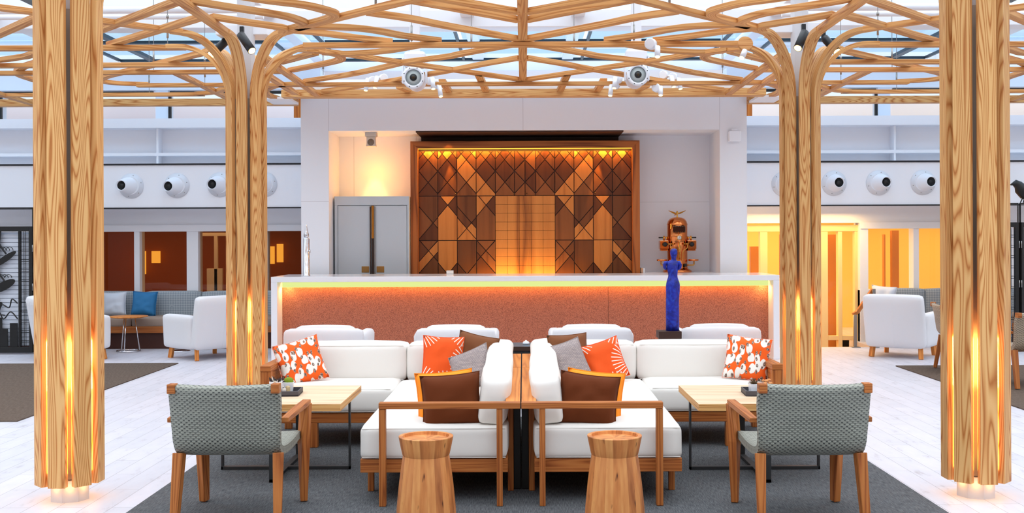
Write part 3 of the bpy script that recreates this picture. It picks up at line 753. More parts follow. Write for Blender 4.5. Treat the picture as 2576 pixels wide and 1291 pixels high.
for lst, z in ((HALF0, L0), (HALF1, L1)):
    for pts, cv in lst:
        for sg in (1, -1):
            j += 1
            beam([(sg * a, b) for a, b in pts], z + (j % 7) * .0006, curve=bool(cv))
beam([(-2.2, 10.78), (2.2, 10.78)], L0, name='cross_beam'); beam([(-4.85, 13.5), (4.85, 13.5)], L0, name='cross_beam')
beam([(0, 7.0), (0, 13.52)], L1 + .01, w=.092, h=.06, name='ridge_beam')
# edge beams of the side bays, fascia in front of the pavilion
for sg in (-1, 1):
    m = MB(); m.box(sg * 9.5, sg * 3.22, 15.28, 15.42, 3.525, 3.622)
    m.v = [v - CO for v in m.v]; m.build('edge_beam', ASH, canopy, bevel=.003)
m = MB(); m.box(-3.26, 3.28, 14.47, 14.66, 3.53, 3.63); m.v = [v - CO for v in m.v]; m.build('fascia', ASH, canopy, bevel=.003)
m = MB(); m.box(-3.55, -3.2, 14.66, 15.3, 3.53, 3.56); m.box(3.22, 3.57, 14.66, 15.3, 3.53, 3.56); m.box(-3.26, 3.28, 14.6, PY, 3.64, 3.70); m.v = [v - CO for v in m.v]
m.build('soffit', WHITEW, canopy)
# suspension wires with turnbuckles
def wire(px, py, z, X=None):
    pass
for (x, y) in ((-5.55, 10.9), (-3.6, 10.88), (-4.3, 12.5), (-3.3, 12.46), (-4.0, 13.5), (-5.0, 14.36), (-2.4, 12.9), (-1.15, 11.1), (-.55, 11.5), (-1.3, 9.5)):
    for sg in (1, -1):
        m = MB(); m.tube([(0, 0, .03), (0, 0, 1.0)], .004, 6); m.tube([(0, 0, .1), (0, 0, .26)], .011, 8); m.tube([(0, 0, .30), (0, 0, .33)], .014, 8)
        m.v = [v + Vector((sg * x, y, L0)) - CO for v in m.v]
        m.build('suspension_wire', BRUSH, canopy)
# ================================================================== RUGS
def rug(name, mat, x0, x1, y0, y1, label, h=.012):
    m = MB(); m.box(x0, x1, y0, y1, .0005, h); return tag(m.build(name, mat, bevel=.004), label, 'rug')
rug('area_rug', RUGG, -2.33, 2.45, 4.0, 9.6, 'large charcoal rug under the sofas, coffee tables and front wicker chairs')
rug('area_rug', RUGB, -10, -4.49, 9.5, 13.95, 'brown rug on the pale floor behind the left foreground column')
rug('area_rug', RUGB, 4.62, 10, 9.5, 13.35, 'brown rug on the pale floor behind the right foreground column')
RZ = .0125

# ================================================================== CORNER SOFAS
X0 = -.02
def sofa(sx, label, back):
    t = thing('corner_sofa', label, 'sofa', (X0 + sx * -.9, 7.8, RZ), 0, 'white corner sofas back to back')
    O = Vector((X0 + sx * -.9, 7.8, RZ))
    def B(m, xa, xb, y0, y1, z0, z1): m.box(X0 + sx * xa - O.x, X0 + sx * xb - O.x, y0 - O.y, y1 - O.y, z0 - RZ, z1 - RZ)
    def part(nm, mat, *bs, bevel=.004):
        m = MB()
        for b in bs: B(m, *b)
        return m.build(nm, mat, t, bevel=bevel)
    part('arm_rail', TEAK, (-.845, -.003, 6.37, 6.43, .592, .63))
    part('arm_post', TEAK, (-.845, -.805, 6.375, 6.425, RZ, .592)); part('arm_post', TEAK, (-.145, -.11, 6.375, 6.425, RZ, .592))
    part('seat_rail', TEAK, (-.97, -.08, 6.47, 6.505, .195, .277)); part('seat_rail', TEAK, (-.97, -.935, 6.505, 8.2, .195, .277)); part('seat_rail', TEAK, (-.115, -.08, 6.505, 9.1, .195, .277))
    part('seat_rail', TEAK, (-1.93, -.97, 8.2, 8.235, .2, .277)); part('seat_rail', TEAK, (-1.93, -.08, 9.1, 9.135, .2, .6)); part('slat_deck', TEAK, (-.935, -.115, 6.505, 9.1, .25, .275), (-1.92, -.97, 8.235, 9.1, .25, .275))
    for (x, y, w) in ((-.95, 6.79, .038), (-.90, 8.0, .05), (-1.59, 8.23, .058), (-1.965, 9.05, .06), (-.5, 9.05, .05)):
        part('leg', TEAK, (x - w / 2, x + w / 2, y - w / 2, y + w / 2, RZ, .2))
    part('shelf_post', TEAK, (-.085, -.048, 6.77, 6.81, RZ, .61)); part('shelf_post', TEAK, (-.085, -.048, 8.6, 8.64, RZ, .61))
    part('end_panel', SCREENBK, (-.05, -.003, 6.815, 6.84, RZ, .606)); part('shelf_board', TEAKL, (-.092, -.004, 6.432, 8.12, .608, .63)); part('shelf_board', TEAKL, (-.092, -.004, 8.145, 9.1, .608, .63))
    part('side_arm', TEAK, (-2.015, -1.932, 8.27, 9.15, .585, .63)); part('side_arm_post', TEAK, (-2.015, -1.932, 8.275, 8.335, RZ, .585)); part('side_arm_panel', TEAK, (-1.985, -1.95, 8.335, 9.12, .2, .585))
    def cush(nm, xa, xb, y0, y1, z0, z1, r=.035, bulge=.008, n=10, wob=.004, lab=None):
        m = MB(); m.rbox(X0 + sx * (xa + xb) / 2 - O.x, (y0 + y1) / 2 - O.y, (z0 + z1) / 2 - RZ, abs(xb - xa), y1 - y0, z1 - z0, r, bulge, n, wob=wob)
        o = m.build(nm, FAB, t)
        # piping along the top and bottom front edges
        s = MB(); e = r * .30
        for zz in (z1 - e, z0 + e):
            a, b = X0 + sx * (xa + r * .5) - O.x, X0 + sx * (xb - r * .5) - O.x
            s.tube([(a, y0 - O.y + e, zz - RZ), ((a + b) / 2, y0 - O.y + e - bulge * .4, zz - RZ), (b, y0 - O.y + e, zz - RZ)], .003, 6)
        s.build('piping', FAB, o); return o
    cush('seat_cushion', -.975, -.078, 6.455, 8.74, .277, .47, r=.03, bulge=.006)
    cush('seat_cushion', -1.928, -.982, 8.18, 8.84, .277, .47, r=.035)
    cush('back_cushion', -1.925, -.947, 8.77, 9.10, .44, .745, r=.04, bulge=.016)
    cush('back_cushion', -.937, -.16, 8.77, 9.10, .44, .745, r=.04, bulge=.016)
    # the long cushion along the spine, slightly leaning outwards
    m = MB(); m.rbox(0, 0, 0, .185, 2.62, .30, .05, .014, 14, wob=.012)
    o = m.build('back_cushion', FAB, t); o.location = (X0 + sx * -.172 - O.x, 7.85 - O.y, .607 - RZ); o.rotation_euler = (0, sx * .10, sx * .006)
    return t
sofa(1, 'white cushioned teak corner sofa on the left, opening towards the left coffee table', None)
sofa(-1, 'white cushioned teak corner sofa on the right, opening towards the right coffee table', None)

# dark low console behind the spine with a small white bowl
t = thing('console_table', 'dark blue-grey low console behind the join of the two sofas', 'table', (0, 10.35, 0))
m = MB(); m.box(-.42, .42, -.25, .23, .56, .583); m.build('table_top', plain('blue grey top', (70, 92, 108), .35), t, bevel=.004)
m = MB(); m.box(-.40, .40, -.23, .21, .012, .56); m.build('body', plain('dark slate', (46, 54, 60), .5), t, bevel=.004)
m = MB(); m.box(-.42, .42, -.262, -.25, .55, .59); m.build('edge_strip', DKBR, t, bevel=.002)
m = MB(); m.lathe([(.012, 0), (.03, .004), (.034, .014), (.026, .028), (.012, .034), (.008, .04), (0.0001, .044)], 20, c=(.02, 10.36, .5835)); tag(m.build('covered_dish', POTW), 'small white lidded dish on the dark console between the sofas', 'dish')

# ================================================================== PILLOWS
def pillow(mat, label, c, w, h, yaw=0, tilt=.25, roll=0, t=.13, name='throw_pillow', cat='pillow', group=None, lift=0):
    m = MB(); sd = rnd.uniform(0, 99); N = 14
    def side(sg):
        def fn(u, v):
            a = 2 * u - 1; b = 2 * v - 1
            x = a * w / 2 * (1 - .07 * (1 - b * b)); z = b * h / 2 * (1 - .07 * (1 - a * a))
            th = t / 2 * (max(0, (1 - a ** 4) * (1 - b ** 4))) ** .6
            wr = noise.noise(Vector((a * 2.3, b * 2.3, sd + sg))) * .02 * (1 - max(abs(a), abs(b)) ** 4)
            return (x, sg * (th + wr), z)
        return fn
    uvf = lambda u, v: ((u - .5) * w, (v - .5) * h)
    m.grid(side(-1), N, N, uvf=uvf); m.grid(side(1), N, N, uvf=uvf, flip=True)
    o = m.build(name, mat, fixn=False); o.location = c
    o.rotation_euler = (Matrix.Rotation(yaw, 3, 'Z') @ Matrix.Rotation(-tilt, 3, 'X') @ Matrix.Rotation(roll, 3, 'Y')).to_euler()
    bm = bmesh.new(); bm.from_mesh(o.data); bmesh.ops.remove_doubles(bm, verts=bm.verts, dist=.0008); bmesh.ops.recalc_face_normals(bm, faces=bm.faces); bm.to_mesh(o.data); bm.free()
    s = MB(); pts = []
    for (a0, b0, a1, b1) in ((-1, -1, 1, -1), (1, -1, 1, 1), (1, 1, -1, 1), (-1, 1, -1, -1)):
        for k in range(8):
            a = a0 + (a1 - a0) * k / 8; b = b0 + (b1 - b0) * k / 8
            pts.append((a * w / 2 * (1 - .07 * (1 - b * b)), 0, b * h / 2 * (1 - .07 * (1 - a * a))))
    s.tube(pts, .0035, 6, closed=True); s.build('piping', mat, o)
    return tag(o, label, cat, group)
G = 'pillows on the corner sofas'
pillow(FLORAL, 'orange pillow with white leaf print against the left arm of the left sofa', at(756, 911, 8.58), .37, .37, yaw=.25, tilt=.32, roll=-.26, group=G)
pillow(BROWNK, 'taupe brown pillow at the back corner of the left sofa', at(1196, 890, 8.66), .34, .32, yaw=-.2, tilt=.2, roll=.2, group=G)
pillow(FROND, 'orange pillow with white fronds on the left sofa', at(1114, 902, 8.58), .33, .36, yaw=.1, tilt=.24, roll=.06, group=G)
pillow(KNIT, 'grey geometric pillow leaning in the corner of the left sofa', at(1186, 929, 8.30), .34, .32, yaw=-.45, tilt=.35, roll=-.42, group=G)
pillow(AMBER, 'amber velvet pillow behind the brown one on the left sofa', at(1120, 1004, 6.86), .37, .36, yaw=0, tilt=.22, roll=-.09, group=G)
pillow(BROWNF, 'dark brown velvet pillow at the front arm of the left sofa', at(1135, 1008, 6.66), .375, .335, yaw=-.05, tilt=.24, roll=-.09, group=G, t=.15)
pillow(FLORAL, 'orange pillow with white leaf print against the right arm of the right sofa', at(1880, 902, 8.58), .36, .36, yaw=-.2, tilt=.32, roll=.12, group=G)
pillow(BROWNK, 'taupe brown pillow at the back corner of the right sofa', at(1430, 890, 8.66), .33, .32, yaw=.2, tilt=.2, roll=-.05, group=G)
pillow(FROND, 'orange pillow with white fronds on the right sofa', at(1517, 910, 8.5), .34, .33, yaw=.05, tilt=.26, roll=-.3, group=G)
pillow(KNIT, 'grey geometric pillow leaning in the corner of the right sofa', at(1432, 912, 8.34), .30, .34, yaw=.35, tilt=.35, roll=-.26, group=G)
pillow(AMBER, 'amber velvet pillow behind the brown one on the right sofa', at(1495, 1003, 6.86), .37, .36, yaw=0, tilt=.22, roll=.11, group=G)
pillow(BROWNF, 'dark brown velvet pillow at the front arm of the right sofa', at(1480, 1008, 6.66), .375, .335, yaw=.05, tilt=.24, roll=.13, group=G, t=.15)

# ================================================================== WICKER CHAIRS
def wicker_chair(label, loc, rz, mat=None):
    mat = mat or WICK
    t = thing('wicker_armchair', label, 'chair', loc, rz, 'woven armchairs with timber legs')
    prof = spline([(-.385, .79), (-.352, .66), (-.322, .54), (-.292, .455), (-.235, .405), (-.12, .387), (.06, .388), (.23, .402), (.292, .398), (.306, .372), (.29, .352)][0:11] and [Vector((a, b, 0)) for a, b in [(-.385, .79), (-.352, .66), (-.322, .54), (-.296, .46), (-.24, .408), (-.12, .388), (.06, .388), (.23, .402), (.292, .398), (.306, .372), (.29, .352)]], 4)
    L = [0]
    for i in range(1, len(prof)): L.append(L[-1] + (prof[i] - prof[i - 1]).length)
    n = len(prof) - 1; m = MB(); NU = 16
    # closed shell: outer and inner skins
    def P(i, j, off):
        a = 2 * j / NU - 1; p = prof[i]
        q0 = prof[max(i - 1, 0)]; q1 = prof[min(i + 1, n)]; tg = (q1 - q0).normalized(); nr = Vector((-tg.y, tg.x, 0))  # towards sitter
        back = max(0, min(1, (p.y - .42) / .25)); hw = .292 + .012 * back
        y = p.x + nr.x * off + back * .035 * a * a; z = p.y + nr.y * off - back * .008 * (1 - a * a)
        edge = abs(a) ** 6 * .006
        return Vector((a * hw, y, z + (edge if back < .5 else 0)))
    o = len(m.v)
    for off in (0.022, -.022):
        for i in range(n + 1):
            for j in range(NU + 1): m.v.append(P(i, j, off))
    S = (n + 1) * (NU + 1)
    for sk in (0, 1):
        for i in range(n):
            for j in range(NU):
                q = [(i, j), (i + 1, j), (i + 1, j + 1), (i, j + 1)]
                if sk: q = q[::-1]
                m.face([sk * S + a * (NU + 1) + b for a, b in q], [(b / NU * .6, L[a] + sk * .003) for a, b in q], 0, True)
    for i in range(n):
        for j in (0, NU):
            q = [i * (NU + 1) + j, (i + 1) * (NU + 1) + j, S + (i + 1) * (NU + 1) + j, S + i * (NU + 1) + j]
            m.face(q, [(0, L[i]), (0, L[i + 1]), (.03, L[i + 1]), (.03, L[i])], 0, False)
    for i in (0, n):
        for j in range(NU):
            q = [i * (NU + 1) + j, i * (NU + 1) + j + 1, S + i * (NU + 1) + j + 1, S + i * (NU + 1) + j]
            m.face(q, [(j / NU * .6, 0), ((j + 1) / NU * .6, 0), ((j + 1) / NU * .6, .03), (j / NU * .6, .03)], 0, False)
    m.build('woven_shell', mat, t)
    def leg(nm, pts, w, h, mt=TEAK):
        m = MB(); o = len(m.v)
        m.sweep(pts, w[0], h); k = len(pts)
        m.v = [v for v in m.v]
        for i in range(k):
            c = Vector(pts[i]); f = w[i] / w[0]
            for e in range(4): m.v[i * 4 + e] = c + (m.v[i * 4 + e] - c) * f
        return m.build(nm, mt, t, bevel=.004)
    for sg in (-1, 1):
        leg('front_leg', [(sg * .302, .288, 0), (sg * .308, .268, .37), (sg * .322, .262, .595)], [.042, .056, .05], .05)
        leg('rear_leg', [(sg * .285, -.335, 0), (sg * .275, -.265, .40)], [.042, .058], .042)
        leg('armrest', [(sg * .322, .292, .598), (sg * .320, .0, .594), (sg * .316, -.285, .585)], [.05, .05, .042], .032)
        c = MB(); c.box(sg * .284 - .0225, sg * .284 + .0225, -.385, -.325, .745, .797); c.build('corner_cap', TEAK, t, bevel=.004)
    return t
wicker_chair('grey wicker armchair with teak legs at the left coffee table, back to the viewer', (-1.645, 6.24, RZ + .005), 0)
wicker_chair('grey wicker armchair with teak legs at the right coffee table, back to the viewer', (1.57, 6.17, RZ + .005), .01)
wicker_chair('tan wicker armchair seen from the side beside the right white armchair', (5.28, 12.72, .018), -1.75, WICKT)
wicker_chair('tan wicker armchair at the right edge behind the right foreground column', (5.37, 11.55, .018), .15, WICKT)

# ================================================================== STOOLS
def stool(x, y, label):
    prof = [(.168, 0), (.168, .03), (.163, .11), (.150, .24), (.136, .345), (.1285, .395), (.1315, .402), (.140, .44), (.1515, .497), (.1505, .5), (.129, .5), (.127, .484), (.0001, .484)]
    m = MB(); m.lathe(prof, 40, smooth=True); o = m.build('stump_stool', STAVE, loc=(x, y, RZ)); 
    k = o.modifiers.new('edge', 'EDGE_SPLIT'); k.split_angle = .45
    return tag(o, label, 'stool', 'stave timber stools')
stool(-.545, 5.95, 'flared stave-wood stool in front of the left sofa')
stool(.50, 5.95, 'flared stave-wood stool in front of the right sofa')

# ================================================================== COFFEE TABLES
def ctable(x, y, label):
    t = thing('coffee_table', label, 'table', (x, y, RZ), 0, 'square oak coffee tables')
    m = MB(); m.box(-.455, .455, -.45, .45, .470, .5175)
    o = m.build('table_top', [OAK, OAKE], t, bevel=.002)
    for p in o.data.polygons:
        if abs(p.normal.z) < .5: p.material_index = 1
    m = MB(); h = .0118
    m.box(-.447, .447, -.02, .02, 0, .022); m.box(-.447, -.435, -.02, .02, 0, .47); m.box(.435, .447, -.02, .02, 0, .47); m.box(-.447, .447, -.02, .02, .458, .47); m.build('base_frame', GUN, t, bevel=.001)
    m = MB(); m.box(-.02, .02, -.42, .42, 0.0, .0218); m.box(-.02, .02, -.42, -.408, 0, .47); m.box(-.02, .02, .408, .42, 0, .47); m.build('base_frame', GUN, t, bevel=.001)
    return t
ctable(-1.652, 7.445, 'square oak coffee table with thin dark frame on the left')
ctable(1.582, 7.385, 'square oak coffee table with thin dark frame on the right')
TZ = RZ + .518
def tray(x, y, rz, label):
    t = thing('serving_tray', label, 'tray', (x, y, TZ), rz, 'slate trays on the coffee tables')
    m = MB(); m.box(-.15, .15, -.11, .11, .0005, .01); m.build('base', TRAYM, t)
    m = MB(); m.box(-.15, .15, -.11, -.10, 0.0005, .036); m.box(-.15, .15, .10, .11, 0.0005, .036); m.box(-.15, -.14, -.10, .10, 0.0005, .036); m.box(.14, .15, -.10, .10, 0.0005, .036); m.build('rim', TRAYM, t, bevel=.002)
    return t
tray(-1.70, 7.44, .06, 'dark slate tray with two white pots on the left table'); tray(1.655, 7.36, -.05, 'dark slate tray with white pots and packets on the right table')
def pot(name, x, y, w, h, label, cat='pot', taper=.78):
    t = thing(name, label, cat, (x, y, TZ + .0105), .1)
    m = MB(); a = w / 2 * taper; b = w / 2
    o = []
    for z, r in ((0, a), (h, b), (h, b - .007), (h - .012, b - .009)):
        o.append(len(m.v)); m.v += [Vector((sx_ * r, sy_ * r, z)) for sx_, sy_ in ((-1, -1), (1, -1), (1, 1), (-1, 1))]
    for i in range(3):
        for k in range(4): m.face([o[i] + k, o[i] + (k + 1) % 4, o[i + 1] + (k + 1) % 4, o[i + 1] + k])
    m.face([0, 3, 2, 1]); m.build('pot', POTW, t, bevel=.002)
    s = MB(); s.box(-b + .01, b - .01, -b + .01, b - .01, h - .016, h - .011); s.build('soil', plain('soil', (50, 40, 34), .9) if 'soil' not in MATS else MATS['soil'], t)
    return t
p = pot('potted_succulent', -1.708, 7.40, .088, .088, 'white square pot holding a dark spiky succulent on the left tray')
m = MB()
for k in range(46):
    a = rnd.uniform(0, 2 * PI); r = rnd.uniform(0, .036); el = rnd.uniform(.3, 1.3); l_ = rnd.uniform(.018, .05)
    b0 = Vector((r * math.cos(a), r * math.sin(a), .078)); d = Vector((math.cos(a) * math.cos(el), math.sin(a) * math.cos(el), math.sin(el)))
    m.tube([b0, b0 + d * l_ * .5, b0 + d * l_], [.004, .005, .0006], 5, mi=1 if k % 3 == 0 else 0)
m.build('leaves', [SUCC, SUCL], p)
p = pot('potted_cactus', -1.645, 7.50, .07, .068, 'white pot with a round green cactus on the left tray')
m = MB(); m.lathe([(.03, .05), (.034, .066), (.033, .08), (.026, .093), (.012, .1), (.0001, .101)], 18)
for v in m.v: v += v.normalized() * noise.noise(v * 90) * .004
m.build('cactus', plain('olive moss', (118, 140, 24), .9, bump=.5, bscale=120), p)
def jar(name, x, y, r, h, mat, label, square=False):
    m = MB(); m.lathe([(r, 0), (r, h * .85), (r * .8, h * .92), (r * .8, h)], 4 if square else 18, smooth=not square); o = m.build(name, mat, loc=(x, y, TZ + .0105), bevel=.001); return tag(o, label, 'jar')
jar('small_jar', -1.655, 7.395, .016, .038, plain('pale stone', (222, 208, 196), .4), 'small pale stone jar at the front of the left tray')
jar('small_jar', -1.636, 7.43, .017, .05, plain('amber paper', (214, 186, 140), .5), 'taller tan jar at the back of the left tray', True)
p = pot('potted_dry_plant', 1.578, 7.37, .062, .06, 'white pot with a ball of dry brown grass on the right tray', taper=.9)
m = MB()
for k in range(70):
    d = Vector((rnd.gauss(0, 1), rnd.gauss(0, 1), abs(rnd.gauss(0, 1)) + .1)).normalized(); l_ = rnd.uniform(.03, .048)
    b0 = Vector((0, 0, .055)); m.tube([b0, b0 + d * l_ * .6 + Vector((0, 0, .006)), b0 + d * l_], [.0014, .0018, .0006], 4)
m.build('grass', DRY, p)
p = pot('mushroom_planter', 1.668, 7.37, .075, .058, 'white pot filled with tan mushrooms on the right tray', taper=.95)
for (a, b, c, r) in ((-.018, -.018, .062, .016), (.018, -.016, .06, .017), (0, .012, .072, .019), (.02, .015, .08, .015), (-.02, .016, .076, .014)):
    m = MB(); m.lathe([(.007, -.012), (.008, 0)], 10, c=(a, b, c), mi=1); m.lathe([(r * .6, 0), (r, .002), (r * .9, r * .4), (r * .5, r * .75), (.0001, r * .85)], 14, c=(a, b, c))
    m.build('mushroom', [MUSH, MUSHW], p)
for k, (x, y, rz, mt, lab) in enumerate(((1.598, 7.318, .05, PAPER, 'leftmost cream sachet standing at the front of the right tray'), (1.614, 7.322, -.12, SUGARB, 'tan sachet second from left on the right tray'), (1.632, 7.318, .1, PAPER, 'cream sachet third from left on the right tray'), (1.648, 7.321, -.05, SUGARB, 'rightmost tan sachet standing at the front of the right tray'))):
    m = MB(); m.box(-.0068, .0068, -.003, .003, 0, .05); m.box(-.0075, .0075, -.001, .001, .046, .055); o = m.build('paper_sachet', mt, loc=(x, y, TZ + .0105), bevel=.001); o.rotation_euler = (-.12, 0, rz); tag(o, lab, 'packet', 'sachets on the right tray')

# ================================================================== ARMCHAIRS
def armchair(label, loc, rz, w=.80, d=.78, hb=.86, ha=.60, group='white upholstered armchairs', low=False, cat='chair', ang=.16):
    t = thing('armchair', label, cat, loc, rz, group)
    z0 = .15
    m = MB()
    # tapered shell: base, arms and raked back
    m.rbox(0, 0, z0 + .12, w - .04, d - .04, .24, .03, .004, 6)
    m.build('base', FABW, t)
    for sg in (-1, 1):
        Mx = Matrix.Translation((sg * (w / 2 - .065), .02, 0)) @ Matrix.Rotation(sg * .045, 4, 'Y')
        m = MB(); m.rbox(0, .03, (z0 + ha) / 2, .13, d - .10, ha - z0, .045, .006, 8, M=Mx); m.build('arm', FABW, t)
    Mb = Matrix.Translation((0, -d / 2 + .075, z0)) @ Matrix.Rotation(ang, 4, 'X')
    m = MB(); m.rbox(0, 0, (hb - z0) / 2, w * (.98 if low else .97), .15, hb - z0, .05, .008, 10, M=Mb); m.build('backrest', FABW, t)
    m = MB(); m.rbox(0, .06, .40, w - .26, d - .18, .13, .04, .012, 8); m.build('seat_cushion', FABW, t)
    if low:
        m = MB(); m.rbox(0, -d / 2 + .15, (hb + .32) / 2 + .028, w * .74, .16, hb - .33, .05, .014, 8, M=Matrix.Rotation(.0, 4, 'X')); m.build('back_cushion', FABW, t)
    s = MB(); y_ = -d / 2 - .0005; s.tube([Mb @ Vector((0, -.0775, .03)), Mb @ Vector((0, -.083, (hb - z0) / 2)), Mb @ Vector((0, -.0775, hb - z0 - .05))], .0022, 6); s.build('seam', FABW, t)
    for sx_ in (-1, 1):
        for sy_ in (-1, 1):
            m = MB(); a = Vector((sx_ * (w / 2 - .09), sy_ * (d / 2 - .09), z0 + .02)); b = Vector((sx_ * (w / 2 - .075), sy_ * (d / 2 - .06), 0))
            m.sweep([b, a], .055, .055); m.build('leg', TEAKL, t, bevel=.004)
    return t
GB = 'low white lounge chairs facing the bar'
for px, lab in ((813, 'low white lounge chair behind the left end of the left sofa'), (1145, 'low white lounge chair behind the corner of the left sofa'), (1490, 'low white lounge chair behind the corner of the right sofa'), (1815, 'low white lounge chair behind the right end of the right sofa')):
    x = at(px, 840, 11.45).x
    armchair(lab, (x, 11.80, 0), 0, w=.86, d=.74, hb=.648, ha=.60, group=GB, low=True, ang=.05)
armchair('white armchair beside the round table, partly behind the left middle column', (-4.36, 14.72, 0), .85, w=.84)
armchair('white armchair mostly hidden behind the left foreground column', (-6.16, 14.62, 0), -1.0, w=.84, d=.84)
armchair('white armchair with its back to the viewer beside the stair handrail on the right', (5.13, 14.52, 0), -.62, w=.80, ang=.22)

# ================================================================== LEFT AND RIGHT BENCHES
def bench(x0, x1, label, joints):
    t = thing('banquette', label, 'bench', ((x0 + x1) / 2, 16.1, 0), 0, 'grey upholstered wall benches'); O = Vector(((x0 + x1) / 2, 16.1, 0))
    def bx(nm, mat, y0, y1, z0, z1, xa=x0, xb=x1, bev=.006): 
        m = MB(); m.box(xa - O.x, xb - O.x, y0 - O.y, y1 - O.y, z0, z1); return m.build(nm, mat, t, bevel=bev)
    bx('base_board', DRED, 15.88, 16.45, 0, .25); bx('front_rail', TEAK, 15.80, 15.84, .24, .34); bx('seat_board', TEAK, 15.84, 16.45, .25, .33)
    xs = [x0] + joints + [x1]
    for a, b in zip(xs[:-1], xs[1:]):
        m = MB(); m.rbox((a + b) / 2 - O.x, 16.06 - O.y, .40, b - a - .008, .54, .14, .03, .006, 6); m.build('seat_cushion', TAUPE, t)
        m = MB(); m.rbox((a + b) / 2 - O.x, 16.37 - O.y, .61, b - a - .008, .16, .44, .035, .006, 6); m.build('back_cushion', DIAM, t)
    return t
bench(-9.5, -3.3, 'long grey bench with patterned back under the left windows', [at(360, 760, 16.3).x - .0, at(506, 760, 16.3).x, -7.6])if False else bench(-9.5, -3.3, 'long grey bench with patterned back under the left windows', [-7.4, at(360, 760, 16.3).x, at(506, 760, 16.3).x])
bench(5.3, 10, 'grey bench with patterned back under the right windows', [at(2328, 760, 16.3).x, 8])
pillow(SILV, 'silver grey pillow on the left bench next to the blue one', at(287, 765, 16.12), .36, .36, yaw=.05, tilt=.2, roll=-.04, name='throw_pillow', group='pillows on the benches')
pillow(BLUEF, 'blue pillow on the left bench', at(363, 764, 16.12), .38, .37, yaw=-.03, tilt=.2, roll=.03, group='pillows on the benches')
pillow(SILV, 'silver grey pillow at the near end of the right bench', at(2222, 748, 16.08), .36, .34, yaw=-.3, tilt=.2, roll=.1, group='pillows on the benches')

# small round table on chrome legs
t = thing('side_table', 'small round oak side table on thin chrome legs before the left bench', 'table', at(323, 800, 15.35) * Vector((1, 1, 0)) if False else (at(323, 800, 15.5).x, 15.5, 0))
m = MB(); m.lathe([(.20, .488), (.27, .502), (.275, .508), (.27, .512)], 32); m.build('table_top', TEAKL, t)
m = MB(); m.tube([(.16 * math.cos(a), .16 * math.sin(a), .012) for a in [2 * PI * k / 28 for k in range(28)]], .011, 8, closed=True); m.build('base_ring', CHROME, t)
for k in range(3):
    a = 2 * PI * k / 3 + .5; m = MB(); m.tube([(.155 * math.cos(a), .155 * math.sin(a), .012), (.09 * math.cos(a), .09 * math.sin(a), .49)], .0085, 8); m.build('leg', CHROME, t)
m = MB(); m.lathe([(.15, 0), (.152, .006), (.14, .012)], 28); o = m.build('floor_disc', CHROME, loc=(at(452, 885, 15.55).x, 15.55, .0)); tag(o, 'chrome round table foot showing under the left white armchair', 'table base')
# ================================================================== BAR
BY = 14.2
t = thing('bar_counter', 'long white bar counter with a lit copper leather front behind the sofas', 'bar', (.02, BY + .6, 0)); O = Vector((.02, BY + .6, 0))
def bx(nm, mat, b, parent, O, bev=.004, extra=()):
    m = MB()
    for q in (b,) + tuple(extra): m.box(q[0] - O.x, q[1] - O.x, q[2] - O.y, q[3] - O.y, q[4] - O.z, q[5] - O.z)
    return m.build(nm, mat, parent, bevel=bev)
bx('worktop', SOLID, (-3.345, 3.385, BY, BY + 1.05, 1.043, 1.113), t, O, .004)
bx('end_panel', SOLID, (-3.345, -3.263, BY, BY + 1.05, 0, 1.043), t, O); bx('end_panel', SOLID, (3.303, 3.385, BY, BY + 1.05, 0, 1.043), t, O)
bx('front_panel', LEATHER, (-3.263, 1.14, BY + .30, BY + .33, 0, .96), t, O, .002); bx('front_panel', LEATHER, (1.143, 3.303, BY + .30, BY + .33, 0, .96), t, O, .002)
bx('light_strip', glow('lime led strip', (230, 242, 152), .95), (-3.263, 3.303, BY + .305, BY + .34, .96, 1.043), t, O, 0)
bx('back_panel', WHITEW, (-3.263, 3.303, BY + .34, BY + .36, 0, 1.043), t, O, 0)
for k in range(9):
    light('strip_lamp', 'AREA', (-3.263 + 6.566 * (k + .5) / 9 - O.x, BY + .235 - O.y, 1.03), 3.0, (1, .46, .06), t, size=.70, sizey=.03, rot=(.35, 0, 0))
for sg in (-1, 1):
    light('strip_lamp', 'AREA', (sg * 3.2 + .02 - O.x, BY + .2 - O.y, .98), .8, (1, .8, .3), t, size=.06, sizey=.12, rot=(0, 0, 0))
# chrome tap column
t = thing('beer_tap', 'tall chrome tap column with flame-shaped finial at the left end of the bar', 'tap', (at(771, 690, BY + .2).x, BY + .2, 1.1135))
m = MB(); m.lathe([(.05, 0), (.05, .012), (.042, .018), (.042, .50), (.038, .512)], 24); m.build('column', CHROME, t)
m = MB(); m.lathe([(.012, .51), (.032, .53), (.036, .56), (.022, .60), (.016, .63), (.008, .68), (.0005, .71)], 16); m.build('finial', CHROME, t)
m = MB(); m.tube([(.03, -.02, .34), (.055, -.05, .35), (.058, -.055, .31)], .01, 8); m.build('spout', CHROME, t)
m = MB(); m.box(-.05, .05, -.0, .002, 0, .05); m.box(-.05, .05, 0, .03, 0, .002); o = m.build('menu_card', plain('card', (240, 236, 230), .7), loc=(at(1132, 690, BY + .9).x, BY + .9, 1.1135)); tag(o, 'small white folded card on the bar in front of the timber wall unit', 'card')
# back counter inside the niche
t = thing('back_counter', 'white counter in the niche behind the right end of the bar, under the copper machine', 'counter', (2.28, 16.0, 0)); O = Vector((2.28, 16.0, 0))
bx('worktop', SOLID, (1.74, 2.82, 15.6, 16.33, 1.05, 1.10), t, O); bx('cabinet', WHITEW, (1.76, 2.80, 15.64, 16.33, .0, 1.05), t, O); bx('end_upstand', SOLID, (1.735, 1.765, 15.6, 16.33, 1.10, 1.17), t, O)

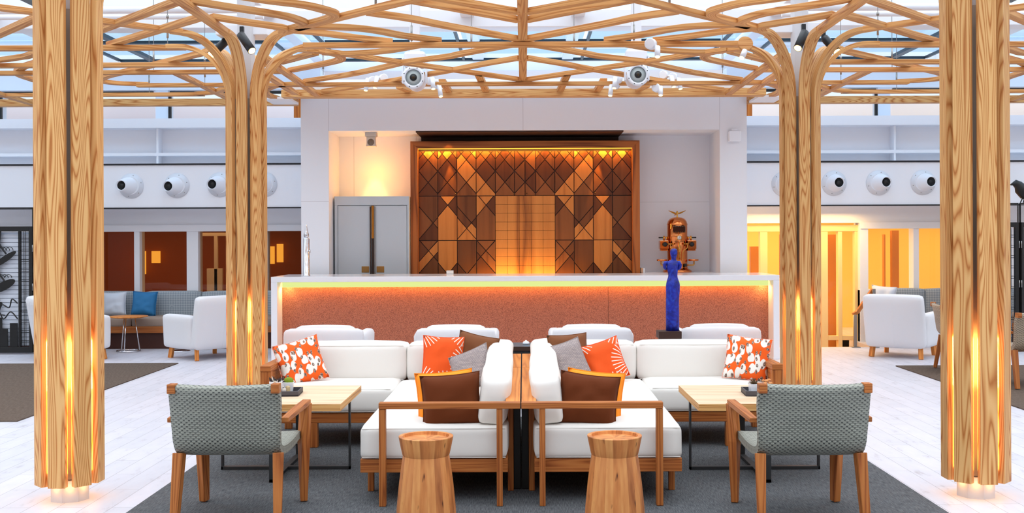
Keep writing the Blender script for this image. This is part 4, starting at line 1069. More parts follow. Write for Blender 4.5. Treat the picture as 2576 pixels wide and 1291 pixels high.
# ================================================================== NICHE, LEFT: CABINET
t = thing('tall_cabinet', 'pale grey double-door cabinet in the left side of the niche', 'cabinet', (-2.22, 16.0, 0)); O = Vector((-2.22, 16.0, 0))
bx('carcass', CAB, (-2.77, -1.68, 15.80, 16.33, 0, 2.235), t, O); bx('top_fascia', CAB, (-2.775, -1.68, 15.765, 15.80, 2.11, 2.24), t, O)
bx('side_stile', CAB, (-2.775, -2.73, 15.765, 15.80, 0, 2.11), t, O); bx('side_stile', CAB, (-1.71, -1.68, 15.765, 15.80, 0, 2.11), t, O)
for sg, xa, xb in ((-1, -2.725, -2.24), (1, -2.19, -1.715)):
    d = bx('door', CAB, (xa, xb, 15.77, 15.798, .02, 2.10), t, O, .004)
    xi = xb if sg < 0 else xa
    bx('handle_plate', CABB, (xi + sg * .03, xi + sg * .14, 15.764, 15.77, 1.12, 1.21), d, O, .001)
    bx('pull', DKBR if sg < 0 else BRUSH, (xi - .016 if sg < 0 else xi, xi if sg < 0 else xi + .016, 15.745, 15.77, .6, 2.09), d, O, .002)
bx('centre_channel', BRASS, (-2.232, -2.2, 15.775, 15.80, 1.62, 2.10), t, O, 0); bx('centre_channel', DKBR, (-2.232, -2.2, 15.775, 15.80, .02, 1.62), t, O, 0)
light('niche_spot', 'SPOT', (-2.25, 16.13, 3.10), 46, (1, .70, .25), rot=(.0, 0, 0), spot=.74, size=.02, blend=.35)
light('niche_lamp', 'POINT', (-2.22, 15.98, 2.62), 7, (1, .42, .05), size=.05)  # added warm fill that turns the niche wall and ceiling amber
m = MB(); m.lathe([(.045, -.02), (.05, 0)], 20, c=(-2.25, 16.11, 3.169)); o = m.build('downlight', plain('lamp trim', (220, 214, 200), .4)); tag(o, 'recessed round downlight in the niche ceiling above the pale grey cabinet', 'lamp')
def ptz(x, y, z):
    t = thing('ceiling_camera', 'small white dome camera hanging from the niche ceiling above the cabinet', 'camera', (x, y, z))
    pm = plain('camera grey', (206, 196, 184), .5)
    m = MB(); m.box(-.085, .085, -.07, .07, -.06, 0); m.build('mount', pm, t, bevel=.012)
    m = MB(); m.prism([(-.065, -.06), (.065, -.06), (.065, -.16), (.075, -.2), (-.075, -.2), (-.065, -.16)], -.05, .05); m.build('yoke', pm, t, bevel=.008)
    m = MB(); m.lathe([(.0001, -.07), (.04, -.06), (.055, -.03), (.05, .0), (.0001, .02)], 20, c=(0, -.05, -.14), M=Matrix.Rotation(PI / 2, 4, 'X')); m.build('lens_ball', plain('camera lens', (120, 108, 96), .3), t)
ptz(at(934, 345, 15.75).x, 15.75, 3.169)
t = thing('wall_speaker', 'small white box speaker high on the right pier of the pavilion', 'speaker', (at(1846, 340, PY).x, PY - .05, 3.07))
m = MB(); m.box(-.085, .085, -.05, .04, -.08, .07); m.build('box', WHITE, t, bevel=.01); m = MB(); m.box(-.04, .04, -.01, .04, .075, .10); m.build('bracket', WHITE, t)

# ================================================================== NICHE, CENTRE: TIMBER WALL UNIT
WD = [wood('walnut %d' % i, a, b, c, bands=8, ulen=.25, vsc=9, var=.02, rough=.4, fibre=.5) for i, (a, b, c) in enumerate((
    ((100, 54, 25), (92, 48, 22), (78, 40, 18)), ((114, 66, 33), (106, 60, 29), (90, 49, 24)), ((138, 82, 42), (128, 74, 36), (108, 59, 28)), ((204, 130, 64), (192, 118, 54), (166, 96, 44))))]
GOLD = wood('golden veneer', (206, 136, 70), (186, 116, 56), (120, 68, 34), bands=7, ulen=.3, vsc=4, var=.02, rough=.4, fibre=.4)
GRV = plain('dark groove', (34, 14, 8), .7)
FRM = wood('cherry frame', (184, 106, 52), (162, 88, 42), (120, 62, 30), bands=16, ulen=.4, vsc=10)
UY = 15.92
ua = at(1032, 354, UY); ub = at(1609, 354, UY); UX0, UX1 = ua.x, ub.x; UZT = 3.06
t = thing('wall_unit', 'large backlit timber wall unit of diamond veneer doors in the centre of the niche', 'cabinet', ((UX0 + UX1) / 2, UY + .2, 0)); O = Vector(((UX0 + UX1) / 2, UY + .2, 0))
fw = .108
def fr(poly, vert=True):
    m = MB(); m.prism([(a - O.x, b) for a, b in poly], UY - O.y, UY + .40 - O.y)
    if vert: m.uv = [[(b_, a_) for a_, b_ in u] for u in m.uv]
    return m.build('frame', FRM, t, bevel=.003)
fr([(UX0, 0), (UX0 + fw, 0), (UX0 + fw, UZT - fw), (UX0, UZT)]); fr([(UX1, 0), (UX1, UZT), (UX1 - fw, UZT - fw), (UX1 - fw, 0)]); fr([(UX0, UZT), (UX0 + fw, UZT - fw), (UX1 - fw, UZT - fw), (UX1, UZT)], False)
m = MB(); m.box(UX0 + fw - O.x, UX1 - fw - O.x, UY + .13 - O.y, UY + .38 - O.y, .05, UZT - fw); m.build('backing', GRV, t)
PX0, PX1 = UX0 + fw + .002, UX1 - fw - .002; PW = PX1 - PX0; CWD = PW / 11.1
def zpix(y): return EYE - (y - 602) * (UY + .11) / F
zT = UZT - fw - .03; zA, zB_, zC = zpix(492.5), zpix(604.5), .62
def cut(polys, p, d):
    """split every polygon by the line through p with direction d"""
    out = []; nx, nz = -d[1], d[0]
    for poly in polys:
        sd = [(q[0] - p[0]) * nx + (q[1] - p[1]) * nz for q in poly]
        if min(sd) > -1e-5 or max(sd) < 1e-5: out.append(poly); continue
        A, B = [], []
        for i in range(len(poly)):
            q, r = poly[i], poly[(i + 1) % len(poly)]; a, b = sd[i], sd[(i + 1) % len(poly)]
            if a >= 0: A.append(q)
            if a <= 0: B.append(q)
            if a * b < 0:
                k = a / (a - b); w = (q[0] + (r[0] - q[0]) * k, q[1] + (r[1] - q[1]) * k); A.append(w); B.append(w)
        out += [c for c in (A, B) if len(c) > 2]
    return out
def shrink(poly, g):
    q_ = []
    for p_ in poly:
        if all(math.hypot(p_[0] - w_[0], p_[1] - w_[1]) > .008 for w_ in q_): q_.append(p_)
    poly = q_
    if len(poly) < 3: return []
    n = len(poly); ar = sum(poly[i][0] * poly[(i + 1) % n][1] - poly[(i + 1) % n][0] * poly[i][1] for i in range(n))
    if ar < 0: poly = poly[::-1]
    out = []
    for i in range(n):
        a, b, c = Vector(poly[i - 1]), Vector(poly[i]), Vector(poly[(i + 1) % n])
        e1 = (b - a); e2 = (c - b)
        if e1.length < 1e-4 or e2.length < 1e-4: continue
        e1.normalize(); e2.normalize(); n1 = Vector((-e1.y, e1.x)); n2 = Vector((-e2.y, e2.x))
        k = 1 + n1.dot(n2)
        if k < .15: continue
        out.append(tuple(b + (n1 + n2) * (g / k)))
    return out
def zz(y):  # zoomed crop row -> height
    return zpix(340 + y / 3.587)
TOPL = [((0, 120), (1, 325)), ((0, 322), (1, 527)), ((0, 320), (1, 115)), ((0, 525), (1, 322)), ((0, 215), (.42, 128)), ((.6, 128), (1, 213))]
MIDL = {0: [((0, 640), (1, 840)), ((0, 940), (1, 740))], 1: [((0, 525), (1, 730)), ((0, 735), (1, 530))], 2: [((0, 640), (1, 840)), ((0, 940), (1, 740)), ((0, 740), (1, 940))], 3: [((0, 525), (1, 730)), ((0, 735), (1, 530))]}
BOTL = {0: [((0, 940), (1, 1140)), ((0, 1140), (1, 945)), ((0, 1245), (1, 1050))], 1: [((0, 1150), (1, 1360)), ((0, 1360), (1, 1150))], 2: [((0, 1150), (1, 1360)), ((0, 1360), (1, 1150))], 3: [((0, 945), (1, 1140)), ((0, 1140), (1, 945)), ((0, 1050), (1, 1250))]}
def doorpanel(nm, x0, x1, z0, z1, lines, mirror, mats, thick=.012, handle=None, tone=None, seed=0):
    polys = [[(x0, z0), (x1, z0), (x1, z1), (x0, z1)]]
    for (u0, y0), (u1, y1) in lines:
        if mirror: u0, u1 = 1 - u0, 1 - u1
        a = (x0 + (x1 - x0) * u0, zz(y0)); b = (x0 + (x1 - x0) * u1, zz(y1)); polys = cut(polys, a, (b[0] - a[0], b[1] - a[1]))
    m = MB(); srn = random.Random(seed)
    if mirror: polys = sorted(polys, key=lambda P_: (round(sum(p_[1] for p_ in P_) / len(P_), 2), -sum(p_[0] for p_ in P_) / len(P_)))
    else: polys = sorted(polys, key=lambda P_: (round(sum(p_[1] for p_ in P_) / len(P_), 2), sum(p_[0] for p_ in P_) / len(P_)))
    for poly in polys:
        q = shrink(poly, .0055)
        if len(q) < 3: continue
        mi = srn.choices(range(len(mats)), weights=tone or [1] * len(mats))[0]
        off = (rnd.uniform(0, 20), rnd.uniform(0, 20)); o = len(m.v); k = len(q)
        for y in (UY + .118, UY + .131):
            for a, b in q: m.v.append(Vector((a - O.x, y - O.y, b)))
        m.face([o + i for i in range(k)], [(b + off[0], a + off[1]) for a, b in q], mi)
        for i in range(k): j_ = (i + 1) % k; m.face((o + i, o + j_, o + k + j_, o + k + i), None, mi)
    return m.build(nm, mats, t)
xs = [PX0 + CWD * i for i in range(5)]
TN = [4, 3, 2, 2.4]
for i in range(4):
    for mir in (0, 1):
        a, b = xs[i], xs[i + 1]
        if mir: a, b = PX0 + PX1 - b, PX0 + PX1 - a
        doorpanel('veneer_door', a, b, zA, zT, TOPL, mir, WD, tone=TN, seed=i + 3); doorpanel('veneer_door', a, b, zB_, zA, MIDL[i], mir, WD, tone=TN, seed=i + 21); doorpanel('veneer_door', a, b, zC, zB_, BOTL[i], mir, WD, tone=[2, 3, 3, 2], seed=i + 40)
c0, c1 = xs[4], PX0 + PX1 - xs[4]
for a, b, L_ in ((c0, c0 + CWD, TOPL), (c0 + CWD, c1 - CWD, TOPL[:4] + [((.5, 100), (.5, 560))]), (c1 - CWD, c1, TOPL)):
    doorpanel('veneer_door', a, b, zA, zT, L_, 0, WD, tone=[4, 3, 2, .6])
m = MB(); 
rows = [zA + (zC - zA) * k / 12.5 for k in range(13)] + [zC]
cols = [c0 + (c1 - c0) * k / 5 for k in range(6)]
for r0, r1 in zip(rows[:-1], rows[1:]):
    for a, b in zip(cols[:-1], cols[1:]):
        m.box(a + .002 - O.x, b - .002 - O.x, UY + .116 - O.y, UY + .131 - O.y, r1 + .002, r0 - .002)
m.uv = [[(v[0] % 1 + .0, v[1]) for v in u] for u in m.uv]
# one continuous figure over the tiles
k = 0
for fi, f in enumerate(m.f): m.uv[fi] = [(m.v[i].z, m.v[i].x) for i in f]
m.build('tiled_panel', GOLD, t)
for px, py in ((1294 - 1, 488), (1325, 487), (1497, 486), (1146, 488)):
    p = at(px, py, UY + .115); m = MB(); m.lathe([(.006, 0), (.01, .012), (.0001, .016)], 12, M=Matrix.Rotation(PI / 2, 4, 'X'), c=(p.x - O.x, p.y - O.y, p.z)); m.build('knob', DKBR, t)
m = MB(); m.box(PX0 - O.x, PX1 - O.x, UY + .02 - O.y, UY + .05 - O.y, UZT - fw - .008, UZT - fw - .0005); m.build('led_strip', glow('amber led', (255, 176, 60), 2.2), t)
for k in range(5): light('led_lamp', 'AREA', (PX0 + PW * (k + .5) / 5 - O.x, UY + .06 - O.y, UZT - fw - .012), 4.5, (1, .46, .06), t, size=.6, sizey=.03, rot=(.3, 0, 0))
light('unit_uplight', 'AREA', (0, UY - .04 - O.y, .95), 14, (1, .58, .16), t, size=1.5, sizey=.05, rot=(PI - .12, 0, 0))
for px in (1130, 1505): light('unit_spot', 'SPOT', (at(px, 380, UY).x - O.x, UY + .05 - O.y, UZT - fw - .03), 90, (1, .50, .07), t, spot=.5, size=.01, rot=(.06, 0, 0), blend=.6)
light('unit_spot', 'SPOT', (at(1128, 352, UY).x - O.x, UY - .12 - O.y, 3.15), 6, (1, .52, .1), t, spot=1.0, size=.02, rot=(.3, 0, 0), blend=.6)

# ================================================================== COPPER ESPRESSO MACHINE
ex = at(1704, 688, 16.0).x
t = thing('espresso_machine', 'domed copper espresso machine topped with an eagle in the right side of the niche', 'coffee machine', (ex, 16.0, 1.1005)); K = .000826
m = MB(); m.lathe([(.215, 0), (.215, .02), (.18, .045), (.16, .055), (.155, .07), (.150, .09), (.150, .35), (.150, .52), (.153, .53), (.150, .54), (.150, .70), (.154, .705), (.154, .715), (.149, .725), (.138, .76), (.110, .795), (.07, .812), (.02, .819), (.0001, .82)], 40); m.build('boiler', COPPER, t)
m = MB(); m.box(-.085, .10, -.156, -.11, .588, .69); m.build('window', plain('dark window', (50, 16, 8), .15), t, bevel=.01)
m = MB()
for a in range(6):
    for z in (.60, .675): m.lathe([(.005, 0), (.004, .004), (.0001, .006)], 8, c=(-.075 + a * .033, -.157, z), M=Matrix.Rotation(PI / 2, 4, 'X'))
m.build('rivets', BRASS, t)
m = MB(); m.lathe([(.038, 0), (.038, .02), (.031, .022)], 24, c=(.007, -.148, .512), M=Matrix.Rotation(PI / 2, 4, 'X')); g = m.build('gauge', BRASS, t)
m = MB(); m.lathe([(.031, 0), (.0001, .001)], 24, c=(.007, -.1705, .512), M=Matrix.Rotation(PI / 2, 4, 'X')); m.build('dial', POTW, g)
m = MB(); m.box(.005, .009, -.174, -.172, .505, .53); m.box(-.003, .007, -.174, -.172, .508, .512); m.build('needle', BLACK, g)
m = MB(); m.tube([(-.07 + .0054 * k, -.1525 + .0 * k, .452 + .006 * math.sin(k * 1.9)) for k in range(28)], .0016, 5); m.build('script_lettering', DKBR, t)
for sg in (-1, 1):
    m = MB(); m.box(sg * .14, sg * .27, -.1, .06, .345, .472); m.build('side_group', COPPER, t, bevel=.008)
    m = MB(); m.box(sg * .145, sg * .262, -.085, .05, .318, .345); m.build('group_base', COPPER, t, bevel=.008)
    m = MB(); m.lathe([(.018, 0), (.034, .01), (.034, .05), (.02, .06)], 18, c=(sg * .197, -.10, .415), M=Matrix.Rotation(PI / 2, 4, 'X')); m.build('filter_handle', BLACK, t)
    m = MB(); m.tube([(sg * .085, -.15, .42), (sg * .165, -.14, .42)], .009, 8); m.lathe([(.012, 0), (.016, .012), (.0001, .02)], 12, c=(sg * .08, -.155, .42), M=Matrix.Rotation(PI / 2, 4, 'X')); m.build('steam_valve', BRASS, t)
    m = MB(); m.tube(spline([(sg * .125, -.15, .41), (sg * .12, -.16, .36), (sg * .07, -.165, .32), (sg * .058, -.165, .25), (sg * .055, -.165, .18)], 5), .0055, 8); m.build('steam_pipe', BRASS, t)
    m = MB(); m.tube([(sg * .16, -.02, .48), (sg * .16, -.02, .53)], .012, 10); m.tube([(sg * .20, -.02, .472), (sg * .20, -.02, .54)], .015, 10); m.tube([(sg * .15, -.02, .515), (sg * .22, -.02, .515)], .008, 8); m.build('valve', BRASS, t)
    m = MB(); m.tube([(sg * .21, -.02, .515), (sg * .225, -.02, .515), (sg * .275, -.02, .515), (sg * .28, -.02, .515)], [.006, .011, .012, .008], 10); m.build('lever', BLACK, t)
    m = MB(); m.lathe([(.07, .165), (.075, .17), (.078, .19), (.072, .192)], 20, c=(sg * .235, -.03, 0)); m.build('drip_tray', COPPER, t)
    m = MB(); m.tube(spline([(sg * .15, -.02, .105), (sg * .23, -.02, .105), (sg * .245, -.02, .12), (sg * .245, -.02, .165)], 4), .010, 8); m.build('tray_arm', BRASS, t)
m = MB(); m.box(.082, .12, -.152, -.11, .085, .13); m.build('drain_window', BLACK, t, bevel=.003)
m = MB(); m.tube([(.005, -.155, .20), (.005, -.16, .45)], .008, 8); m.tube([(.018, -.155, .19), (.018, -.16, .40)], .006, 8); m.build('level_glass', BRASS, t)
e = MB()  # eagle
e.lathe([(.018, .815), (.012, .83), (.008, .845), (.014, .86), (.020, .88), (.016, .895), (.010, .9), (.011, .908), (.0001, .916)], 12, c=(0, 0, 0))
e.tube([(0, -.005, .906), (.006, -.022, .902)], [.005, .0008], 6)
e.tube([(-.01, .0, .87), (-.03, .005, .852), (-.045, .008, .848)], [.008, .01, .002], 6)
for sg in (-1, 1):
    pts = [(0, .0), (.03, .015), (.07, .028), (.105, .04), (.125, .043), (.10, .024), (.065, .004), (.035, -.012), (.012, -.012)]
    e.prism([(sg * (a + .008), b + .877) for a, b in pts], -.006, .006)
e.build('eagle', BRASS, t, bevel=.001)

# ================================================================== BLUE STATUE ON A DARK PLINTH
SYp = 11.15
st = at(1693, 832, SYp)
t = thing('plinth', 'dark brown timber plinth under the blue statue behind the right sofa', 'plinth', (st.x, SYp, 0)); zt_ = st.z
m = MB(); m.box(-.16, .075, -.11, .12, zt_ - .075, zt_); m.build('top', DKBR, t, bevel=.003); m = MB(); m.box(-.14, .07, -.09, .1, 0, zt_ - .075); m.build('base', DKBR, t, bevel=.003)
SS = 1 / 5.167 / (F / SYp)
pr = [(1145, 187, 360, .78), (1060, 187, 360, .8), (900, 187, 360, .8), (800, 188, 358, .8), (700, 190, 362, .82), (620, 188, 370, .85), (560, 189, 372, .88), (520, 196, 366, .9), (490, 204, 354, .9), (455, 216, 342, .85), (430, 220, 340, .82), (400, 216, 342, .8), (370, 210, 345, .8), (330, 202, 350, .8), (290, 198, 356, .72), (262, 200, 356, .62), (246, 212, 344, .55), (236, 232, 332, .55), (226, 256, 326, .75), (215, 262, 322, .95), (200, 258, 324, 1.0), (180, 254, 330, 1.0), (150, 247, 338, 1.05), (120, 245, 340, 1.05), (98, 252, 337, 1.0), (86, 262, 328, .95), (78, 282, 310, .9)]
m = MB(); n = 22; cx0 = 274
for (y, a, b, asp) in pr:
    for k in range(n):
        an = 2 * PI * k / n; hw = (b - a) / 2 * SS; cxx = ((a + b) / 2 - cx0) * SS
        r = Vector((math.cos(an) * hw + cxx, math.sin(an) * hw * asp, (1145 - y) * SS)); m.v.append(r)
for i in range(len(pr) - 1):
    for k in range(n): q = (k + 1) % n; m.face((i * n + k, i * n + q, (i + 1) * n + q, (i + 1) * n + k), None, 0, True)
m.face(list(range(n))[::-1]); m.face([(len(pr) - 1) * n + k for k in range(n)])
for sg in (-1, 1):   # cut-off upper arms
    pts = [Vector((sg * 56 * SS, 0, (1145 - 262) * SS)), Vector((sg * 88 * SS, 0, (1145 - 262) * SS)), Vector((sg * 101 * SS, 0, (1145 - 290) * SS)), Vector((sg * 98 * SS, 0, (1145 - 325) * SS)), Vector((sg * 78 * SS, 0, (1145 - 355) * SS))]
    m.tube(pts, [20 * SS, 25 * SS, 24 * SS, 22 * SS, 12 * SS], 14)
o = m.build('statue', LAPIS, loc=(st.x - .004, SYp, zt_ + .0005)); tag(o, 'slim blue armless female figure statue standing before the bar', 'statue')

# ================================================================== VENT NOZZLES
def nozzle(px, py, dirx, dirz, label):
    p = at(px, py, 16.0); t = thing('air_nozzle', label, 'vent', (p.x, 15.997, p.z), 0, 'white ball nozzles along the side bulkheads')
    Mx = Matrix.Rotation(PI / 2, 4, 'X')
    m = MB(); m.lathe([(.186, 0), (.186, .008), (.135, .012), (.13, .03)], 36, M=Mx); f = m.build('flange', STEEL, t)
    m = MB()
    for k in range(6): a = k * PI / 3 + .3; m.lathe([(.007, 0), (.006, .004)], 8, c=(.158 * math.cos(a), -.009, .158 * math.sin(a)), M=Mx)
    m.build('screws', BRUSH, f)
    d = Vector((dirx, -1, dirz)).normalized(); q = Vector((0, 0, 1)).rotation_difference(d).to_matrix().to_4x4()
    sk = lambda mb: setattr(mb, 'v', [Vector((v.x - v.y * dirx * 1.15 if v.y < -.012 else v.x, v.y, v.z - v.y * dirz)) for v in mb.v])
    m = MB(); m.lathe([(.134, .01), (.130, .03), (.118, .06), (.098, .095), (.082, .122), (.075, .13), (.070, .128), (.067, .10)], 32, M=Mx, capt=False); sk(m); m.build('nozzle', STEEL, t)
    m = MB(); m.lathe([(.068, .112), (.0001, .1122)], 24, M=Mx); sk(m); m.build('throat', BLACK, t)
for px, py, lab in ((330, 468, 'leftmost'), (445, 467, 'second from left'), (553, 465, 'third from left'), (666, 464, 'rightmost, half hidden behind the middle column,')):
    nozzle(px, py, -.75 + (px - 330) * .0007, .03 if px != 445 else -.12, 'white ball air nozzle, %s on the left bulkhead' % lab)
for px, py, lab in ((1972, 463, 'leftmost, half hidden behind the middle column,'), (2098, 461, 'second from left'), (2210, 460, 'third from left'), (2322, 459, 'rightmost')):
    nozzle(px, py, .30 if px < 2150 else .55, .04, 'white ball air nozzle, %s on the right bulkhead' % lab)

# ================================================================== LAMPS IN THE CANOPY
def bigspot(px, py, label):
    p = at(px, py, 12.75); t = thing('effect_projector', label, 'lamp', p, 0, 'large white projectors')
    Mx = Matrix.Rotation(PI / 2, 4, 'X') @ Matrix.Rotation(0, 4, 'X')
    m = MB(); m.lathe([(.10, -.42), (.115, -.40), (.118, -.02), (.135, -.02), (.135, .015), (.098, .018), (.095, .0), (.04, -.012)], 36, M=Mx); b = m.build('housing', STEEL, t)
    m = MB()
    for k in range(8): a = k * PI / 4 + .39; m.lathe([(.007, 0), (.006, .005)], 8, c=(.118 * math.cos(a), -.015, .118 * math.sin(a)), M=Mx)
    m.build('bolts', GUN, b)
    m = MB(); m.lathe([(.097, .002), (.04, .004), (.0001, .0042)], 32, M=Mx); m.build('face', plain('projector grey', (176, 186, 186), .4) if 'projector grey' not in MATS else MATS['projector grey'], t)
    m = MB(); m.lathe([(.042, -.004), (.042, .012), (.0001, .013)], 24, M=Mx); l_ = m.build('lens', BLACK, t)
    m = MB()
    for k in range(7):
        a = k * PI / 3; r = 0 if k == 6 else .013
        m.lathe([(.004, 0), (.0001, .002)], 8, c=(r * math.cos(a), -.0135, r * math.sin(a)), M=Mx)
    m.build('led_dots', BRASS, l_)
    m = MB(); m.box(-.13, .13, .12, .3, .14, .34); m.build('junction_box', STEEL, t, bevel=.04)
    m = MB(); m.box(-.06, .06, .16, .24, .3, .98); m.box(-.15, -.13, .1, .2, -.05, .25); m.box(.13, .15, .1, .2, -.05, .25); m.build('bracket', STEEL, t, bevel=.004)
bigspot(1040, 195, 'large round white projector hanging in the canopy left of the ridge beam'); bigspot(1605, 188, 'large round white projector hanging in the canopy right of the ridge beam')
LAMPG = glow('warm lamp face', (255, 206, 120), 6.0)
def wspot(px0, py0, px1, py1, Y, label, disc=None):
    a = at(px0, py0, Y + .03); b = at(px1, py1, Y - .02)
    t = thing('spotlight', label, 'lamp', a, 0, 'small white spotlights on the canopy')
    d = (b - a)
    m = MB(); m.tube([(0, 0, 0), d], .028, 16); m.build('head', STEEL, t)
    n = d.normalized(); q = Vector((0, 0, 1)).rotation_difference(n).to_matrix().to_4x4()
    m = MB(); m.lathe([(.024, 0), (.0001, .001)], 16, c=d + n * .0008, M=q); m.build('lamp_face', LAMPG, t)
    if disc:
        c = at(disc[0], disc[1], Y + .12) - a
        m = MB(); m.lathe([(.056, 0), (.056, .06), (.048, .066)], 24, c=c, M=Matrix.Rotation(PI / 2, 4, 'X') @ Matrix.Rotation(.5 if disc[0] < 1300 else -.5, 4, 'Y')); m.build('mount', STEEL, t)
        m = MB(); m.tube([c, (0, 0, 0)], .014, 8); m.build('arm', STEEL, t)
for a in ((925, 198, 920, 228, 13.8, 'leftmost white spotlight in the canopy, beside the left projector', (934, 204)), (949, 193, 943, 221, 13.65, 'second white spotlight from the left in the canopy', (962, 198)),
          (1088, 197, 1090, 224, 13.3, 'white spotlight just right of the left projector', (1079, 203)), (1105, 217, 1109, 243, 13.4, 'lower white spotlight right of the left projector, over the fascia', (1092, 214)),
          (1548, 195, 1545, 222, 13.3, 'white spotlight just left of the right projector', (1556, 200)), (1538, 215, 1535, 241, 13.4, 'lower white spotlight left of the right projector, over the fascia', (1550, 214)),
          (1662, 218, 1662, 240, 13.4, 'single white spotlight right of the right projector, over the fascia', (1654, 222)), (1689, 192, 1695, 219, 13.65, 'upper white spotlight of the pair right of the right projector', (1672, 190)),
          (1707, 198, 1712, 224, 13.8, 'rightmost white spotlight of the pair right of the right projector', (1696, 195)), (1654, 118, 1654, 143, 10.6, 'white spotlight hanging under the cross beam on the right', (1640, 112)), (1874, 128, 1866, 146, 10.5, 'white spotlight below the wooden disc at the right middle column', None)):
    wspot(*a)
m = MB(); m.lathe([(.075, 0), (.075, .03)], 28, M=Matrix.Rotation(PI / 2 - .3, 4, 'X')); o = m.build('lamp_disc', ASHB, loc=at(1874, 112, 10.62), bevel=.003); tag(o, 'round wooden disc mounted on the arm of the right middle column', 'lamp mount')
def bspot(a, b, Y, label, r=.042):
    a = at(*a, Y); b = at(*b, Y - .12); t = thing('track_spotlight', label, 'lamp', a, 0, 'black spotlights at the middle columns'); d = b - a; n = d.normalized(); q = Vector((0, 0, 1)).rotation_difference(n).to_matrix().to_4x4()
    m = MB(); m.tube([(0, 0, 0), n * .03, d], r, 24); m.build('housing', SPOTB, t)
    m = MB(); m.lathe([(r - .004, 0), (r - .012, -.004), (r - .014, -.004)], 24, c=d + n * .0015, M=q, capt=False, capb=False); m.build('reflector', BRASS, t)
    m = MB(); m.lathe([(r - .007, 0), (.0001, .0008)], 24, c=d + n * .001, M=q); m.build('lamp_face', glow('hot lamp face', (255, 206, 120), 14.0) if 'hot lamp face' not in MATS else MATS['hot lamp face'], t)
    m = MB(); m.box(-.02, .02, .02, .06, -.01, .09); m.build('bracket', SPOTB, t, bevel=.003)
bspot((606, 88), (634, 128), 10.55, 'black spotlight in front of the left middle column, pointing right'); bspot((568, 104), (531, 138), 11.0, 'black spotlight behind the arms of the left middle column, pointing left')
bspot((2024, 82), (2007, 121), 10.55, 'black spotlight in front of the right middle column, pointing left'); bspot((2074, 96), (2105, 130), 11.0, 'black spotlight behind the arms of the right middle column, pointing right')

# ================================================================== CUT-OUT SCREENS
def screen(origin, rz, w, label, flipx=False, h=1.81, plants=1):
    t = thing('folding_screen', label, 'screen', origin, rz, 'black cut-out screens'); fx = -1 if flipx else 1
    def X(a): return a * fx
    m = MB(); m.box(X(0), X(.05), -.025, .025, .02, h); m.box(X(w - .05), X(w), -.025, .025, .02, h); m.box(X(.05), X(w - .05), -.025, .025, h - .07, h); m.box(X(.05), X(w - .05), -.025, .025, .02, .10)
    m.box(X(.17), X(.20), -.022, .022, .10, h - .07); m.build('frame', BLACK, t, bevel=.003)
    g = MB()
    for k in range(11):
        z = .16 + k * (h - .3) / 10.5
        g.box(X(.05), X(.17), -.004, .004, z, z + .007); g.box(X(.05), X(.17), -.004, .004, z + .03, z + .037)
    g.box(X(.10), X(.105), -.004, .004, .1, h - .07); g.box(X(.125), X(.13), -.004, .004, .1, h - .07); g.build('grille', BLACK, t)
    lv = MB()
    for k in range(26):
        z = .12 + k * (h - .22) / 26
        lv.box(X(.06), X(w - .06), .06, .075, z, z + (h - .22) / 26 - .009)
    lv.box(X(.055), X(w - .055), .08, .09, .11, h - .08)
    lv.build('louvres', STRAW, t)
    c = MB(); y0, y1 = -.006, .006
    # stems, hanging pods with netted tips, leaves and a skyline at the foot
    c.prism([(X(a), b) for a, b in ((.45, 1.74), (.85, 1.74), (.8, 1.5), (.62, 1.25), (.52, .9), (.47, .9), (.50, 1.3))], y0, y1)
    for (px_, pz, s_, an) in ((.36, 1.37, .15, .5), (.38, .98, .15, .35), (.55, .66, .14, .4), (.72, 1.12, .15, -.4), (.8, .75, .14, .3)):
        if px_ > w - .1: continue
        poly = []
        for k in range(18):
            q = 2 * PI * k / 18; r = s_ * (1 + .25 * math.cos(q)); a = math.cos(q) * r * 1.15; b = math.sin(q) * r * .55
            poly.append((X(px_ + a * math.cos(an) - b * math.sin(an) * 1), pz + a * math.sin(-an) * fx * 0 + (b * math.cos(an) - a * math.sin(an))))
        c.prism(poly, y0, y1)
        for k in range(3):
            ring = [(X(px_ - .03 + .05 * k + .05 * math.cos(q)), 0, pz + .10 + .05 * math.sin(q)) for q in [i * PI / 6 for i in range(7)]]
            c.tube(ring, .005, 5)
        c.tube(spline([(X(px_ + .02), 0, pz + .05), (X(px_ + .12), 0, pz + .2), (X(px_ + .16), 0, pz + .36)], 5), .012, 6)
    for (xa, xb, zb) in ((.22, .33, .44), (.36, .44, .36), (.44, .52, .52), (.55, .62, .40), (.66, .8, .46)):
        if xb < w - .05: c.box(X(xa), X(xb), y0, y1, .10, zb)
    c.tube(spline([(X(.22), 0, .72), (X(.3), 0, .78), (X(.34), 0, .66), (X(.44), 0, .7), (X(.48), 0, .58), (X(.4), 0, .55)], 6), .009, 6)
    c.tube(spline([(X(.22), 0, .5), (X(.32), 0, .6), (X(.42), 0, .5), (X(.5), 0, .62), (X(.62), 0, .56)], 6), .009, 6)
    c.build('cutout', SCREENBK, t)
    u = MB(); u.box(X(-.006), X(.006), -.01, .01, h, h + .27); u.box(X(0), X(w), -.01, .01, h + .255, h + .27); u.build('top_rail', BLACK, t)
    gl = MB(); gl.box(X(.01), X(w), -.004, .004, h + .005, h + .255); gl.build('upper_pane', GCLR, t)
    hg = MB()
    for z in (.35, .9, 1.45): hg.tube([(X(-.006), -.026, z), (X(-.006), -.026, z + .1)], .008, 8)
    hg.build('hinge', BRUSH, t)
    return t
sl = at(84, 893, 15.2)
screen((sl.x, 15.2, 0), 0, .95, 'black cut-out leaf screen with white louvres at the left edge', flipx=True); screen((sl.x + .03, 15.2, 0), .55, .8, 'second black cut-out screen folded back beside the left foreground column')
sr = at(2562, 890, 15.0)
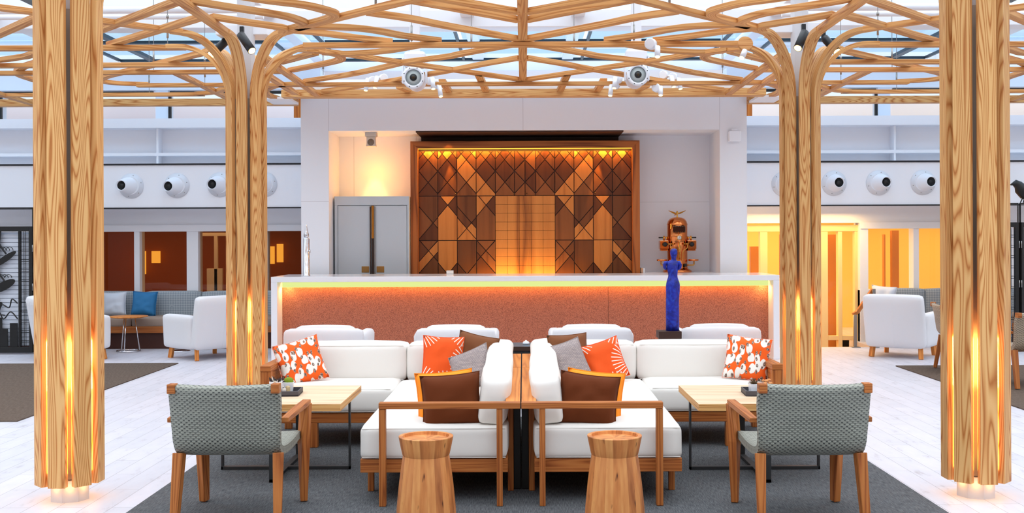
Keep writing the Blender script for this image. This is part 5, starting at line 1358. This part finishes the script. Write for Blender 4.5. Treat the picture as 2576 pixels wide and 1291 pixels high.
screen((sr.x, 15.0, 0), 0, .95, 'black cut-out leaf screen with white louvres behind the right foreground column', flipx=True); screen((sr.x + .03, 15.0, 0), .5, .8, 'second black cut-out screen at the right edge under the bird')
# bird on the right screen
t = thing('bird_figure', 'black crow figure perched on top of the right screen', 'figurine', (sr.x + .0, 15.0, 2.0815)); 
m = MB(); pts = [(-.19, 0, .25), (-.15, 0, .262), (-.115, 0, .268), (-.075, 0, .25), (-.045, 0, .20), (.02, 0, .145), (.10, 0, .10), (.18, 0, .055), (.26, 0, .01)]
pts = [(-(a + .1) * -1 * 1.0, b, c) for a, b, c in pts]
pts = [(-.02 + (a), b, c) for a, b, c in pts]
m.tube(pts, [.004, .022, .055, .062, .085, .10, .085, .05, .016], 14); m.build('body', BLACK, t)
for k in (0, 1):
    m = MB(); m.tube([(.09 + .05 * k, -.02 + .04 * k, .10), (.05 + .05 * k, -.02 + .04 * k, .05), (.03 + .05 * k, -.01 + .02 * k, 0)], .008, 6); m.build('leg', BLACK, t)

# ================================================================== HANDRAIL AT THE STAIR
t = thing('handrail', 'stair handrail with timber top, steel posts and glass panel on the right', 'handrail', (5.05, 15.7, 0)); O = Vector((5.05, 15.7, 0))
pa = at(2146, 792, 15.75); pk = at(2157, 785, 15.75); pb = at(2196, 728, 15.75)
m = MB(); m.sweep([pa - O, Vector((pk.x, 15.75, pk.z)) - O, pb - O], .07, .05); m.build('timber_rail', TEAK, t, bevel=.006)
for px, y1, y2 in ((2151, 792, 877), (2198, 727, 877)):
    a = at(px, y1, 15.68); m = MB(); m.box(a.x - .022 - O.x, a.x + .022 - O.x, 15.66 - O.y, 15.70 - O.y, .004, a.z); m.box(a.x - .06 - O.x, a.x + .06 - O.x, 15.61 - O.y, 15.72 - O.y, 0, .012); m.build('post', BRUSH, t, bevel=.004)
m = MB(); xa, xb = at(2155, 800, 15.68).x, at(2194, 800, 15.68).x; m.box(xa - O.x, xb - O.x, 15.675 - O.y, 15.685 - O.y, .08, .55); m.build('glass_panel', GCLR, t)
